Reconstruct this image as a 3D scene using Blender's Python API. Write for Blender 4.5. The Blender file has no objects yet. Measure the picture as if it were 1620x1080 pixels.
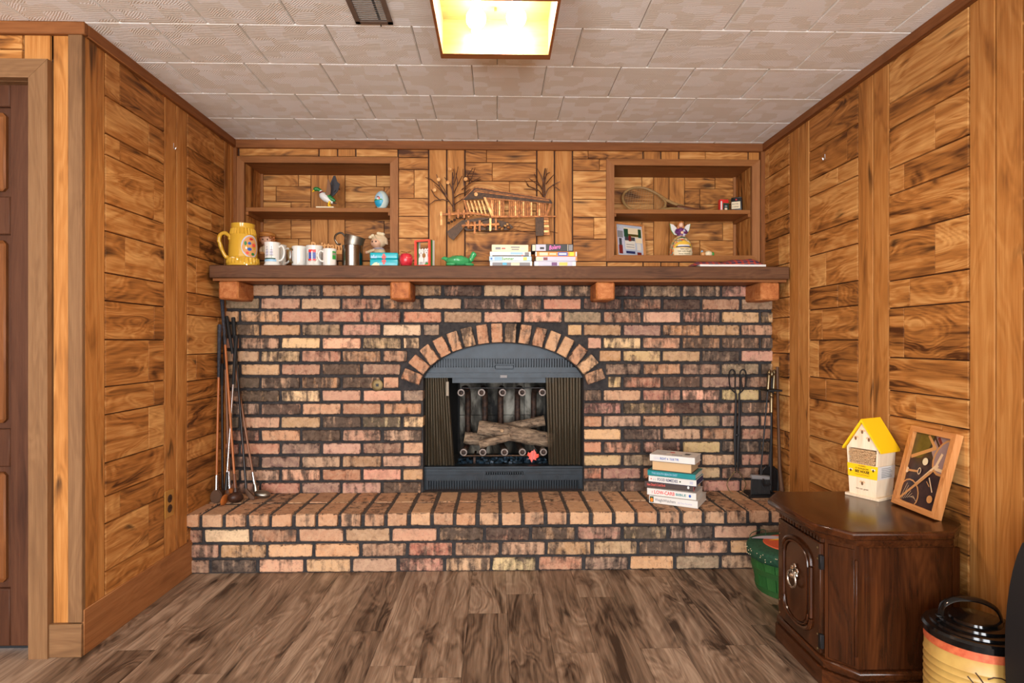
import bpy, bmesh, math, random
from mathutils import Vector, Matrix

# ------------------------------------------------------------------ camera, world, light, exposure
F = 970.0; TH = math.atan(24 / F); H = 1.061          # focal length in pixels, yaw, eye height
SC = bpy.context.scene; COL = SC.collection
cam = bpy.data.objects.new('camera', bpy.data.cameras.new('camera')); COL.objects.link(cam)
cam.location = (0, 0, H); cam.rotation_euler = (math.pi / 2, 0, -TH)
cam.data.sensor_width = 36; cam.data.lens = F / 1620 * 36; cam.data.shift_y = 1 / 1620
cam.data.clip_start = .05
SC.camera = cam
W = bpy.data.worlds.new('daylight'); SC.world = W; W.use_nodes = True
W.node_tree.nodes['Background'].inputs[0].default_value = (.80, .90, 1, 1)
W.node_tree.nodes['Background'].inputs[1].default_value = 1.0

PI_ = math.pi
def area(name, loc, rot, sx, sy, power, col):
    l = bpy.data.lights.new(name, 'AREA'); l.shape = 'RECTANGLE'; l.size = sx; l.size_y = sy
    l.energy = power; l.color = col
    o = bpy.data.objects.new(name, l); COL.objects.link(o); o.location = loc; o.rotation_euler = rot
    return o
# daylight entering by two unseen windows behind the camera, made tall to light the ceiling, in the plane of their openings
area('window_rear_left_offscreen', (-1.75, -2.58, 1.07), (PI_ / 2, 0, 0), 1.3, 1.85, 105, (.97, .98, 1))
area('window_rear_right_offscreen', (.40, -2.58, 1.07), (PI_ / 2, 0, 0), 1.3, 1.85, 105, (.97, .98, 1))
BULB_W = 9.0                                          # each bulb of the ceiling lamp, see the lamp's builder
SC.view_settings.view_transform = 'Standard'; SC.view_settings.look = 'None'
SC.view_settings.exposure = 0.52; SC.view_settings.gamma = 1; SC.view_settings.use_curve_mapping = False

# ------------------------------------------------------------------ pixel helpers (photo frame 1620 x 1080)
def ray(x, y):
    u = (x - 810) / F; v = (541 - y) / F
    return math.sin(TH) + u * math.cos(TH), math.cos(TH) - u * math.sin(TH), v
def onY(x, y, Y): r = ray(x, y); t = Y / r[1]; return Vector((r[0] * t, Y, H + r[2] * t))
def onZ(x, y, Z): r = ray(x, y); t = (Z - H) / r[2]; return Vector((r[0] * t, r[1] * t, Z))
def onX(x, y, X): r = ray(x, y); t = X / r[0]; return Vector((X, r[1] * t, H + r[2] * t))

# ------------------------------------------------------------------ mesh helpers
RND = random.Random(11)
def U(a, b): return RND.uniform(a, b)
def new(): return bmesh.new()
def mesh_of(bm, name, smooth=None):
    bmesh.ops.recalc_face_normals(bm, faces=bm.faces)
    me = bpy.data.meshes.new(name); bm.to_mesh(me); bm.free()
    if smooth is not None:
        me.polygons.foreach_set('use_smooth', [True] * len(me.polygons))
        me.set_sharp_from_angle(angle=math.radians(smooth))
    return me
def obj(name, bm, m, parent=None, loc=(0, 0, 0), rot=(0, 0, 0), smooth=38, label=None):
    me = bm if isinstance(bm, bpy.types.Mesh) else mesh_of(bm, name, smooth)
    if m is not None:
        for k in (m if isinstance(m, (list, tuple)) else [m]): me.materials.append(k)
    o = bpy.data.objects.new(name, me); COL.objects.link(o)
    o.location = loc; o.rotation_euler = rot; o.parent = parent
    if label: o['label'] = label
    return o
def inst(name, me, parent, loc, scale=(1, 1, 1), rot=(0, 0, 0), color=None):
    o = bpy.data.objects.new(name, me); COL.objects.link(o); o.parent = parent
    o.location = loc; o.scale = scale; o.rotation_euler = rot
    if color: o.color = color
    return o
def tag(o, label, cat, group=None):
    o['label'] = label; o['category'] = cat
    if group: o['group'] = group
    return o
def thing(name, label, cat, loc=(0, 0, 0), rot=(0, 0, 0), group=None):
    o = bpy.data.objects.new(name, None); COL.objects.link(o); o.empty_display_size = .05
    o.location = loc; o.rotation_euler = rot
    return tag(o, label, cat, group)
def struct(o, label=None, cat=None):
    o['kind'] = 'structure'
    if label: o['label'] = label
    if cat: o['category'] = cat
    return o

def bx(bm, c, s, M=None, bev=0, seg=1):
    r = bmesh.ops.create_cube(bm, size=1)
    T = Matrix.Translation(c) @ (M.to_4x4() if M else Matrix()) @ Matrix.Diagonal((s[0], s[1], s[2], 1))
    bmesh.ops.transform(bm, matrix=T, verts=r['verts'])
    if bev:
        ed = list({e for v in r['verts'] for e in v.link_edges})
        bmesh.ops.bevel(bm, geom=ed, offset=bev, segments=seg, profile=.5, affect='EDGES')
    return bm
def bb(x0, x1, y0, y1, z0, z1, bev=0, bm=None, seg=1):
    return bx(bm or new(), ((x0 + x1) / 2, (y0 + y1) / 2, (z0 + z1) / 2), (x1 - x0, y1 - y0, z1 - z0), None, bev, seg)
def lathe(bm, prof, seg=28, M=None, fn=None):
    rings = []
    for r, z in prof:
        ring = []
        for k in range(seg):
            a = 2 * math.pi * k / seg; q = fn(r, z, a) if fn else r
            v = Vector((q * math.cos(a), q * math.sin(a), z))
            ring.append(bm.verts.new(M @ v if M else v))
        rings.append(ring)
    for a, b in zip(rings, rings[1:]):
        for k in range(seg): bm.faces.new((a[k], a[(k + 1) % seg], b[(k + 1) % seg], b[k]))
    bm.faces.new(rings[0][::-1]); bm.faces.new(rings[-1])
    return bm
def tube(bm, pts, r, seg=8, flat=None):
    """tube along points; r a number or list; flat=(a,b) squashes the section"""
    P = [Vector(p) for p in pts]; n = len(P)
    rs = r if isinstance(r, (list, tuple)) else [r] * n
    up = None; rings = []
    for i in range(n):
        t = (P[min(i + 1, n - 1)] - P[max(i - 1, 0)]).normalized()
        if up is None:
            up = Vector((0, 0, 1)) if abs(t.z) < .9 else Vector((1, 0, 0))
        s = t.cross(up).normalized(); up = s.cross(t).normalized()
        fa, fb = flat or (1, 1)
        rings.append([bm.verts.new(P[i] + (s * math.cos(2 * math.pi * k / seg) * fa + up * math.sin(2 * math.pi * k / seg) * fb) * rs[i]) for k in range(seg)])
    for a, b in zip(rings, rings[1:]):
        for k in range(seg): bm.faces.new((a[k], a[(k + 1) % seg], b[(k + 1) % seg], b[k]))
    bm.faces.new(rings[0][::-1]); bm.faces.new(rings[-1])
    return bm
def curve(pts, n=6):
    """Catmull-Rom through points"""
    P = [Vector(p) for p in pts]; out = []
    for i in range(len(P) - 1):
        a, b, c, d = P[max(i - 1, 0)], P[i], P[i + 1], P[min(i + 2, len(P) - 1)]
        for k in range(n):
            t = k / n
            out.append(.5 * ((2 * b) + (c - a) * t + (2 * a - 5 * b + 4 * c - d) * t * t + (3 * b - a - 3 * c + d) * t ** 3))
    out.append(P[-1]); return out
def prism(bm, poly, d0, d1, plane='xz'):
    """extrude a 2-D outline: 'xz' along y, 'xy' along z, 'yz' along x"""
    def p(a, b, d): return {'xz': (a, d, b), 'xy': (a, b, d), 'yz': (d, a, b)}[plane]
    A = [bm.verts.new(p(a, b, d0)) for a, b in poly]; B = [bm.verts.new(p(a, b, d1)) for a, b in poly]
    bm.faces.new(A); bm.faces.new(B[::-1])
    for k in range(len(poly)): bm.faces.new((A[k], B[k], B[(k + 1) % len(poly)], A[(k + 1) % len(poly)]))
    return bm
def ell(bm, c, r, M=None, u=16, v=10):
    q = bmesh.ops.create_uvsphere(bm, u_segments=u, v_segments=v, radius=1)
    T = Matrix.Translation(c) @ (M.to_4x4() if M else Matrix()) @ Matrix.Diagonal((r[0], r[1], r[2], 1))
    bmesh.ops.transform(bm, matrix=T, verts=q['verts']); return bm
def cyl(bm, a, b, r, seg=14, r2=None): return tube(bm, [a, b], [r, r if r2 is None else r2], seg)
def RX(a): return Matrix.Rotation(math.radians(a), 3, 'X')
def RY(a): return Matrix.Rotation(math.radians(a), 3, 'Y')
def RZ(a): return Matrix.Rotation(math.radians(a), 3, 'Z')
def flat_art(name, layers, parent, loc=(0, 0, 0), rot=(0, 0, 0), step=.0003, y0=0):
    """flat print: layers of (material, polygon in x,z) facing -y, stacked in thin real layers"""
    bm = new(); mats = []
    for i, (m, poly) in enumerate(layers):
        if m not in mats: mats.append(m)
        f = bm.faces.new([bm.verts.new((a, y0 - i * step, b)) for a, b in poly]); f.material_index = mats.index(m)
    me = bpy.data.meshes.new(name); bm.to_mesh(me); bm.free()
    return obj(name, me, mats, parent, loc, rot)
def rect(x0, x1, z0, z1): return [(x0, z0), (x1, z0), (x1, z1), (x0, z1)]
def disc(cx, cz, rx, rz=None, n=16, rot=0):
    rz = rz or rx; c, s = math.cos(rot), math.sin(rot); o = []
    for k in range(n):
        a = 2 * math.pi * k / n; x, z = rx * math.cos(a), rz * math.sin(a); o.append((cx + x * c - z * s, cz + x * s + z * c))
    return o
def band(x0, z0, x1, z1, w):
    d = Vector((x1 - x0, z1 - z0)); d.normalize(); nx, nz = -d.y * w / 2, d.x * w / 2
    return [(x0 + nx, z0 + nz), (x0 - nx, z0 - nz), (x1 - nx, z1 - nz), (x1 + nx, z1 + nz)]
def cyl_patch(bm, r, a0, a1, z0, z1, n=6, taper=None):
    """a printed patch on a round vessel; angles in degrees, -90 faces the camera"""
    lo, hi = [], []
    for k in range(n + 1):
        a = math.radians(a0 + (a1 - a0) * k / n)
        lo.append(bm.verts.new((r * math.cos(a), r * math.sin(a), z0))); hi.append(bm.verts.new((r * math.cos(a), r * math.sin(a), z1)))
    for k in range(n): bm.faces.new((lo[k], lo[k + 1], hi[k + 1], hi[k]))
    return bm
def text(name, s, size, m, parent, loc, rot, width=None, ext=.0002, bold=0, shear=0):
    c = bpy.data.curves.new(name, 'FONT'); c.body = s; c.size = size; c.extrude = ext; c.align_x = 'LEFT'
    c.offset = bold; c.shear = shear; c.resolution_u = 2
    t = bpy.data.objects.new(name, c); COL.objects.link(t)
    bpy.context.view_layer.update()
    me = bpy.data.meshes.new_from_object(t.evaluated_get(bpy.context.evaluated_depsgraph_get()))
    bpy.data.objects.remove(t); bpy.data.curves.remove(c)
    if width and len(me.vertices):
        xs = [v.co.x for v in me.vertices]; k = width / (max(xs) - min(xs)); x0 = min(xs)
        for v in me.vertices: v.co.x = (v.co.x - x0) * k
    me.name = name; me.materials.clear()
    return obj(name, me, m, parent, loc, rot)
PI2 = math.pi / 2

# ------------------------------------------------------------------ materials
def lin(c): return tuple(((v / 255 + .055) / 1.055) ** 2.4 if v / 255 > .04045 else v / 255 / 12.92 for v in c[:3]) + (1,)
class G:
    def __init__(s, name):
        s.m = bpy.data.materials.new(name); s.m.use_nodes = True; s.t = s.m.node_tree; s.t.nodes.clear()
        s.out = s.t.nodes.new('ShaderNodeOutputMaterial')
    def n(s, typ, ins=None, **kw):
        nd = s.t.nodes.new('ShaderNode' + typ)
        for k, v in kw.items(): setattr(nd, k, v)
        for k, v in (ins or {}).items():
            if isinstance(v, bpy.types.NodeSocket): s.t.links.new(v, nd.inputs[k])
            else: nd.inputs[k].default_value = v
        return nd
    def math(s, op, a, b=0, clamp=False):
        return s.n('Math', {0: a, 1: b}, operation=op, use_clamp=clamp).outputs[0]
    def vm(s, op, a, b): return s.n('VectorMath', {0: a, 1: b}, operation=op).outputs[0]
    def mix(s, f, a, b, blend='MIX'):
        return s.n('Mix', {0: f, 6: a, 7: b}, data_type='RGBA', blend_type=blend).outputs[2]
    def ramp(s, f, st):
        nd = s.n('ValToRGB', {0: f}); e = nd.color_ramp.elements
        while len(e) < len(st): e.new(.5)
        for q, (p, c) in zip(e, st): q.position = p; q.color = c if len(c) == 4 else lin(c)
        return nd.outputs[0]
    def mapr(s, v, a, b, c=0, d=1): return s.n('MapRange', {0: v, 1: a, 2: b, 3: c, 4: d}).outputs[0]
    def noise(s, v, scale, detail=3, rough=.55, dist=0):
        return s.n('TexNoise', {'Vector': v, 'Scale': scale, 'Detail': detail, 'Roughness': rough, 'Distortion': dist}).outputs[0]
    def bump(s, h, strength=.3, dist=.002): return s.n('Bump', {'Height': h, 'Strength': strength, 'Distance': dist}).outputs[0]
    def pos(s):
        """world position shifted by a per-object random amount"""
        p = s.n('NewGeometry').outputs['Position']; oi = s.n('ObjectInfo'); s.oi = oi; s.rand = oi.outputs['Random']
        off = s.n('CombineXYZ', {0: s.math('MULTIPLY', s.rand, 17.3), 1: s.math('MULTIPLY', s.rand, 31.7), 2: s.math('MULTIPLY', s.rand, 53.1)}).outputs[0]
        return s.vm('ADD', p, off)
    def bsdf(s, col, rough=.5, metal=0, nrm=None, **kw):
        ins = {'Base Color': col, 'Roughness': rough, 'Metallic': metal}
        if nrm is not None: ins['Normal'] = nrm
        ins.update({k.replace('_', ' '): v for k, v in kw.items()})
        b = s.n('BsdfPrincipled', ins); s.t.links.new(b.outputs[0], s.out.inputs[0]); s.b = b
        return s.m
def plain(name, c, rough=.5, metal=0, **kw): return G(name).bsdf(lin(c), rough, metal, **kw)
def mottled(name, c1, c2, rough=.5, metal=0, scale=30, bump=.15, detail=4, **kw):
    g = G(name); p = g.pos(); n = g.noise(p, scale, detail)
    return g.bsdf(g.ramp(n, [(.3, c1), (.7, c2)]), rough, metal, g.bump(n, bump, .001), **kw)
def wood(name, dark, mid, light, axis, rough=.5, along=1.0, across=7.0, var=.35, fig=1.0, knots=True, bump=.25, spec=.25):
    """boards with streaks along one axis, arched growth lines, dark flecks and knots"""
    g = G(name); p = g.pos()
    def ax(l, c): return {'x': (l, c, c), 'y': (c, l, c), 'z': (c, c, l)}[axis]
    k = along
    low = g.noise(g.vm('MULTIPLY', p, ax(1.7 * k, 6.5)), 1.0, 2, .45, .5)
    bend = g.n('CombineXYZ', {0: g.math('MULTIPLY', low, 3.2), 1: g.math('MULTIPLY', low, 3.2), 2: g.math('MULTIPLY', low, 3.2)}).outputs[0]
    streak = g.noise(g.vm('ADD', g.vm('MULTIPLY', p, ax(1.3 * k, across * 2.6)), bend), 1.0, 5, .62, .3)
    ring = g.math('SINE', g.math('MULTIPLY', low, 120.0))
    patch = g.noise(g.vm('ADD', g.vm('MULTIPLY', p, ax(3.2 * k, across * .75)), bend), 1.0, 3, .6, .4)
    fine = g.noise(g.vm('MULTIPLY', p, ax(7, 210)), 1.0, 3, .6)
    f = g.math('ADD', .52, g.math('MULTIPLY', g.math('SUBTRACT', streak, .5), 1.25 * fig))
    f = g.math('ADD', f, g.math('MULTIPLY', ring, .060 * fig))
    f = g.math('SUBTRACT', f, g.math('MULTIPLY', g.mapr(patch, .54, .74), .42 * fig))
    f = g.math('ADD', f, g.math('MULTIPLY', g.math('SUBTRACT', fine, .5), .42))
    f = g.math('ADD', f, g.math('MULTIPLY', g.math('SUBTRACT', g.rand, .5), var), True)
    col = g.ramp(f, [(.10, dark), (.48, mid), (.84, light)])
    if knots:
        vo = g.n('TexVoronoi', {'Vector': g.vm('ADD', g.vm('MULTIPLY', p, ax(3.0 * k, 6.0)), bend), 'Scale': 1.0}).outputs[0]
        kk = g.mapr(g.math('ADD', vo, g.math('MULTIPLY', g.math('SUBTRACT', streak, .5), .5)), .02, .17, 1, 0)
        col = g.mix(g.math('MULTIPLY', kk, .85), col, lin(tuple(q * .5 for q in dark)))
    return g.bsdf(col, rough, 0, g.bump(fine, bump, .001), Specular_IOR_Level=spec)

PD, PM, PL = (80, 44, 17), (174, 114, 55), (218, 166, 100)
WP = {a: wood('panel_wood_' + a, PD, PM, PL, a, .55, 1.0, 10.0, .30, 1.0) for a in 'xyz'}    # wall panel boards, by grain direction
WST = {a: wood('panel_stile_wood_' + a, (112, 66, 26), (176, 116, 56), (206, 150, 86), a, .55, .7, 10, .12, .7, True) for a in 'xyz'}
WGROOVE = plain('groove_dark', (48, 26, 14), .8)
WT = {a: wood('trim_wood_' + a, (86, 48, 22), (126, 76, 38), (152, 98, 54), a, .6, .7, 12, .12, .5, False) for a in 'xyz'}
WCAS = {a: wood('casing_wood_' + a, (92, 64, 40), (126, 92, 60), (150, 114, 78), a, .65, .7, 14, .12, .5, False) for a in 'xyz'}
WBB = wood('baseboard_wood', (112, 70, 38), (154, 102, 60), (180, 128, 82), 'y', .6, .8, 12, .1, .5, False)
WDOOR = wood('door_wood', (54, 30, 19), (80, 48, 31), (96, 61, 41), 'z', .5, .6, 10, .1, .6, False)
WDOORP = wood('door_panel_wood', (88, 50, 24), (122, 74, 38), (146, 94, 52), 'z', .5, .6, 10, .1, .8, False)
WMAN = wood('mantel_wood', (54, 33, 20), (92, 60, 38), (118, 82, 54), 'x', .6, 1, 16, .1, .5, False, .4)
WCOR = wood('corbel_wood', (112, 58, 26), (168, 100, 52), (196, 134, 82), 'y', .6, 6, 12, .2, .8, False)
WSH = wood('shelf_wood', (96, 56, 26), (140, 88, 44), (164, 112, 62), 'x', .6, .8, 12, .1, .4, False)
WFL = wood('floor_wood', (58, 43, 33), (130, 108, 89), (176, 154, 132), 'y', .42, .8, 10, .42, 1.1, True, .15)
WFLG = plain('floor_joint', (40, 30, 24), .8)
WCAB = {a: wood('cabinet_wood_' + a, (24, 11, 5), (58, 29, 12), (90, 48, 22), a, .22, .8, 10, .1, .7, False, .05, .5) for a in 'xyz'}
WCABD = wood('cabinet_side_wood', (24, 11, 5), (58, 29, 12), (90, 48, 22), 'z', .25, .6, 10, .05, .9, True, .05, .5)
WOAK = {a: wood('frame_oak_' + a, (150, 92, 46), (196, 132, 76), (222, 166, 110), a, .45, 1, 14, .1, .6, False) for a in 'xyz'}
WPINE = wood('pine_wood', (214, 190, 156), (234, 214, 184), (244, 228, 204), 'z', .6, 1, 14, .1, .5, False, .1)
WBOX = wood('lamp_box_wood', (112, 62, 28), (144, 88, 46), (164, 108, 62), 'x', .5, 1, 14, .1, .5, False)

def brick_mat():
    g = G('fired_brick'); p = g.pos(); oi = g.oi
    base = oi.outputs['Color']; dk = oi.outputs['Alpha']
    n1 = g.noise(g.vm('MULTIPLY', p, (34, 34, 6)), 1.0, 3, .55, .5)          # kiln bands across the brick
    n5 = g.noise(p, 26, 4, .6, .5); n2 = g.noise(p, 120, 4, .65); n3 = g.noise(p, 40, 4, .6, .6); n4 = g.noise(p, 280, 2, .6)
    col = g.mix(g.mapr(n3, .35, .7), base, g.mix(.5, base, lin((206, 174, 142))))
    col = g.mix(g.mapr(n5, .5, .7, 0, .6), col, g.mix(.6, col, lin((122, 86, 68))))
    col = g.mix(g.mapr(n2, .56, .72, 0, .7), col, g.mix(.6, col, lin((96, 60, 46))))
    th = g.math('SUBTRACT', .84, g.math('MULTIPLY', dk, .46))
    ch = g.math('ADD', g.math('MULTIPLY', n1, .62), g.math('ADD', g.math('MULTIPLY', n5, .30), g.math('MULTIPLY', n2, .12)))
    ch = g.mapr(g.math('SUBTRACT', ch, th), -.07, .08)
    col = g.mix(g.math('MULTIPLY', ch, .9), col, g.mix(g.mapr(n3, .35, .75), lin((38, 34, 33)), lin((98, 84, 74))))
    # mortar smeared over the edges
    ge = g.n('SeparateXYZ', {0: g.n('TexCoord').outputs['Generated']})
    gn = g.n('SeparateXYZ', {0: g.n('TexCoord').outputs['Normal']})
    def edge(i, s):                                     # distance to the edge along one axis, ignored on faces across that axis
        c = ge.outputs[i]; e = g.math('MULTIPLY', g.math('MINIMUM', c, g.math('SUBTRACT', 1.0, c)), s)
        return g.math('ADD', e, g.math('GREATER_THAN', g.math('ABSOLUTE', gn.outputs[i]), .6))
    d = g.math('MINIMUM', g.math('MINIMUM', edge(0, .15), edge(1, .15)), edge(2, .055))
    d = g.math('ADD', d, g.math('MULTIPLY', g.math('SUBTRACT', n3, .5), .030))
    col = g.mix(g.mapr(d, -.001, .0035, .85, 0), col, lin((46, 42, 40)))
    col = g.mix(g.mapr(n4, .68, .74), col, lin((36, 30, 28)))
    h = g.math('ADD', g.math('MULTIPLY', n2, .6), g.math('ADD', g.math('MULTIPLY', n3, .7), g.mapr(d, -.002, .004)))
    return g.bsdf(col, .88, 0, g.bump(h, .7, .004), Specular_IOR_Level=.2)
BRICK = brick_mat()
MORTAR = mottled('dark_mortar', (30, 29, 31), (58, 54, 53), .9, 0, 60, .5)
MORTARH = mottled('hearth_mortar', (46, 42, 40), (92, 80, 70), .9, 0, 60, .5)
def tile_mat():
    g = G('ceiling_tile'); p = g.pos(); q = g.n('NewGeometry').outputs['Position']
    vo = g.n('TexVoronoi', {'Vector': g.vm('MULTIPLY', p, (15, 22, 1)), 'Scale': 1.0, 'Randomness': .55}, distance='CHEBYCHEV').outputs['Color']
    sep = g.n('SeparateColor', {0: vo}); a = sep.outputs[0]; b = sep.outputs[1]
    wv = [g.n('TexWave', {'Vector': q, 'Scale': 55.0, 'Distortion': 5.0, 'Detail': 2.0, 'Detail Scale': .35}, wave_type='BANDS', bands_direction=d).outputs['Fac'] for d in 'YXD' if d != 'D']
    wd = g.n('TexWave', {'Vector': q, 'Scale': 62.0, 'Distortion': 5.0, 'Detail': 2.0, 'Detail Scale': .35}, wave_type='BANDS', bands_direction='DIAGONAL').outputs['Fac']
    w = g.mix(g.mapr(a, .58, .60), wv[0], wd)
    fine = g.noise(q, 300, 2)
    tone = g.ramp(b, [(.30, (234, 231, 221)), (.75, (245, 246, 243))])
    col = g.mix(g.math('MULTIPLY', g.mapr(w, .1, .6, 1, 0), .17), tone, lin((196, 184, 164)))
    return g.bsdf(col, .85, 0, g.bump(g.math('ADD', w, g.math('MULTIPLY', fine, .4)), .35, .002))
TILE = tile_mat()
TILEGAP = plain('ceiling_joint', (150, 138, 124), .9)
BLACKM = mottled('insert_black_metal', (18, 25, 31), (32, 42, 50), .38, .3, 18, .05, Specular_IOR_Level=.4)
BLUEM = BLACKM
SOOT = mottled('soot_black', (12, 12, 13), (30, 29, 29), .85, 0, 25, .3)
def simple_set():
    d = {}
    def p(k, c, r=.5, m=0, **kw): d[k] = plain(k, c, r, m, **kw)
    p('white', (220, 218, 212), .4); p('glaze_white', (218, 216, 208), .12); p('paper', (214, 208, 194), .8); p('page_tan', (206, 172, 128), .85)
    p('black', (18, 18, 19), .45); p('black_gloss', (10, 10, 11), .12); p('rubber', (24, 24, 26), .7); p('hole_black', (4, 4, 5), .9)
    p('red', (196, 36, 34), .4); p('bright_red', (214, 50, 44), .35); p('coral', (226, 82, 66), .4); p('teal', (18, 162, 176), .3); p('teal_dark', (18, 132, 136), .35)
    p('yellow', (250, 200, 22), .45); p('gold_yellow', (226, 186, 70), .15); p('orange', (238, 132, 34), .4); p('blue', (44, 92, 170), .4); p('navy', (36, 46, 92), .5)
    p('lightblue', (140, 182, 210), .4); p('skyblue', (172, 204, 222), .4); p('lagoon', (44, 160, 196), .35); p('green', (36, 120, 56), .4); p('dark_green', (24, 70, 44), .5)
    p('leafgreen', (52, 150, 60), .5); p('pink', (236, 110, 190), .4); p('purple', (104, 52, 108), .4); p('lilac', (190, 190, 206), .5); p('grey', (130, 130, 132), .6)
    p('dark_grey', (62, 62, 66), .6); p('skin', (236, 190, 158), .45); p('tan', (208, 150, 92), .5); p('beret', (196, 132, 66), .5); p('curl', (182, 112, 58), .5)
    p('blonde', (220, 196, 160), .5); p('brown', (104, 62, 36), .5); p('dark_brown', (58, 34, 22), .5); p('cream', (228, 212, 176), .5); p('maroon', (116, 34, 30), .4)
    p('steel', (196, 198, 202), .22, 1); p('pewter', (128, 126, 122), .22, 1); p('pewter_matte', (150, 146, 136), .4, 1); p('brass', (128, 114, 88), .38, 1); p('gold', (206, 164, 74), .25, 1); p('bronze', (118, 100, 66), .5, .7)
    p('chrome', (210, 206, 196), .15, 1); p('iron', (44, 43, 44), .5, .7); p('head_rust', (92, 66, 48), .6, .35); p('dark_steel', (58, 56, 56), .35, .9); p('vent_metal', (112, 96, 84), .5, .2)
    p('wood_shaft', (168, 96, 42), .35); p('wood_shaft_dark', (128, 84, 56), .4); p('basket_green', (46, 98, 48), .6); p('lid_green', (26, 74, 54), .5)
    p('terracotta', (206, 92, 56), .6); p('can_yellow', (212, 180, 108), .45); p('nylon', (15, 15, 18), .65); p('outlet_tan', (178, 128, 58), .4)
    p('bamboo', (222, 184, 138), .6); p('burnt', (120, 82, 52), .7); p('letter_wood', (216, 154, 84), .5); p('grout_grey', (150, 140, 124), .8)
    return d
S = simple_set()
S['yellow_glaze'] = G('yellow_glaze').bsdf(lin((204, 160, 54)), .12)
S['copper'] = mottled('copper_patina', (104, 56, 24), (176, 112, 56), .45, .5, 60, .2)
S['copper_dark'] = mottled('copper_dark_patina', (44, 30, 18), (84, 56, 32), .5, .4, 70, .3)
S['copper_bright'] = mottled('copper_bright_patina', (168, 102, 48), (224, 178, 116), .38, .5, 40, .2)
S['twig'] = mottled('twig_brown_metal', (58, 34, 20), (100, 62, 36), .5, .4, 60, .1)
S['glass_green'] = G('green_glass').bsdf(lin((84, 200, 128)), .1, 0, Transmission_Weight=.55, IOR=1.45)
S['apple'] = mottled('apple_red', (172, 28, 44), (206, 56, 66), .25, 0, 40, .02)
S['bulb'] = None

# ================================================================== THE ROOM
XL, XR, YB, YR, ZC = -1.41, 1.465, 3.32, 2.12, 2.14     # left wall, right wall, upper back wall, door wall, ceiling
XF, YF = -3.0, -2.6                                     # far left wall and the wall behind the camera

def plank_mesh(w, h, t=.007, ch=.0018):
    """a board w x h lying in x-z, its face towards -y, front edges chamfered"""
    bm = new(); a = [bm.verts.new(q) for q in ((0, 0, 0), (w, 0, 0), (w, 0, h), (0, 0, h))]
    b = [bm.verts.new(q) for q in ((ch, -t, ch), (w - ch, -t, ch), (w - ch, -t, h - ch), (ch, -t, h - ch))]
    bm.faces.new(b)
    for k in range(4): bm.faces.new((a[k], a[(k + 1) % 4], b[(k + 1) % 4], b[k]))
    bmesh.ops.recalc_face_normals(bm, faces=bm.faces)
    if bm.faces[0].normal.y > 0: bmesh.ops.reverse_faces(bm, faces=bm.faces)
    return bm
ROWS = [.0, .07, .238, .41, .507, .627, .80, .90, 1.07, 1.21, 1.31, 1.46, 1.56, 1.735, 1.81, 1.945, 2.10]
ROWS2 = [.0, .12, .22, .40, .52, .61, .79, .882, 1.004, 1.186, 1.287, 1.457, 1.605, 1.702, 1.85, 1.945, 2.10]
def sub_rect(r, holes):
    out = [r]
    for h in holes:
        nxt = []
        for (x0, x1, z0, z1) in out:
            a0, a1, c0, c1 = max(x0, h[0]), min(x1, h[1]), max(z0, h[2]), min(z1, h[3])
            if a0 >= a1 or c0 >= c1: nxt.append((x0, x1, z0, z1)); continue
            nxt += [q for q in ((x0, a0, z0, z1), (a1, x1, z0, z1), (a0, a1, z0, c0), (a0, a1, c1, z1)) if q[1] - q[0] > .008 and q[3] - q[2] > .008]
        out = nxt
    return out
def panel(parent, org, ang, segs, z0, z1, grain, holes=(), g=.0055, rng=random.Random(3), stile=None, board=None):
    """boards of one panelled wall: local x runs along the wall, the face looks to local -y (turned by ang)"""
    for kind, a, b, rows in segs:
        cells = []
        if kind == 's': cells.append((a, b, z0, z1, 'z'))
        else:
            zs = [z0] + [z for z in rows if z0 + .03 < z < z1 - .03] + [z1]
            for c, d in zip(zs, zs[1:]):
                if rng.random() < .6 and b - a > .2:
                    m = a + (b - a) * rng.choice((.22, .3, .38, .62, .7, .8))
                    cells += [(a, m, c, d, 'l'), (m, b, c, d, 'r')]
                else: cells.append((a, b, c, d, 'h'))
        for (a0, a1, c0, c1, k) in cells:
            for (x0, x1, w0, w1) in sub_rect((a0, a1, c0, c1), holes):
                l = g / 2 if k != 'r' or x0 > a0 else .0003; r = g / 2 if k != 'l' or x1 < a1 else .0003
                gz = g / 2 if k == 's' else .0013
                m = (stile or WST['z']) if k == 'z' else (board or WP[grain])
                w, h = x1 - x0 - l - r, w1 - w0 - 2 * gz
                p = Matrix.Rotation(ang, 3, 'Z') @ Vector((x0 + l, 0, w0 + gz)) + Vector(org) - parent.location
                obj('board', plank_mesh(w, h, .007 + rng.uniform(0, .0012)), m, parent, p, (0, 0, ang), smooth=None)

# ---- floor
fl = struct(obj('floor', bb(XF, XR + .05, YF, YB, -.06, -.006), WFLG), 'grey brown oak plank floor before the brick hearth', 'floor')
rg = random.Random(5)
PWI = .152; x = XF; i = 0
while x < XR:
    y = YF - rg.uniform(0, 1.2)
    while y < 2.86:
        y0, y1, x1 = max(y, YF), min(y + 1.22, 2.868), min(x + PWI, XR + .01)
        if y1 - y0 > .05 and not (x1 < XL + .01 and y0 >= YR):
            if x < XL - .1: y1 = min(y1, YR + .05)
            obj('plank', bb(x + .0006, x1 - .0006, y0 + .0006, y1 - .0006, -.006, 0), WFL, fl, smooth=None)
        y += 1.22
    x += PWI; i += 1

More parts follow.
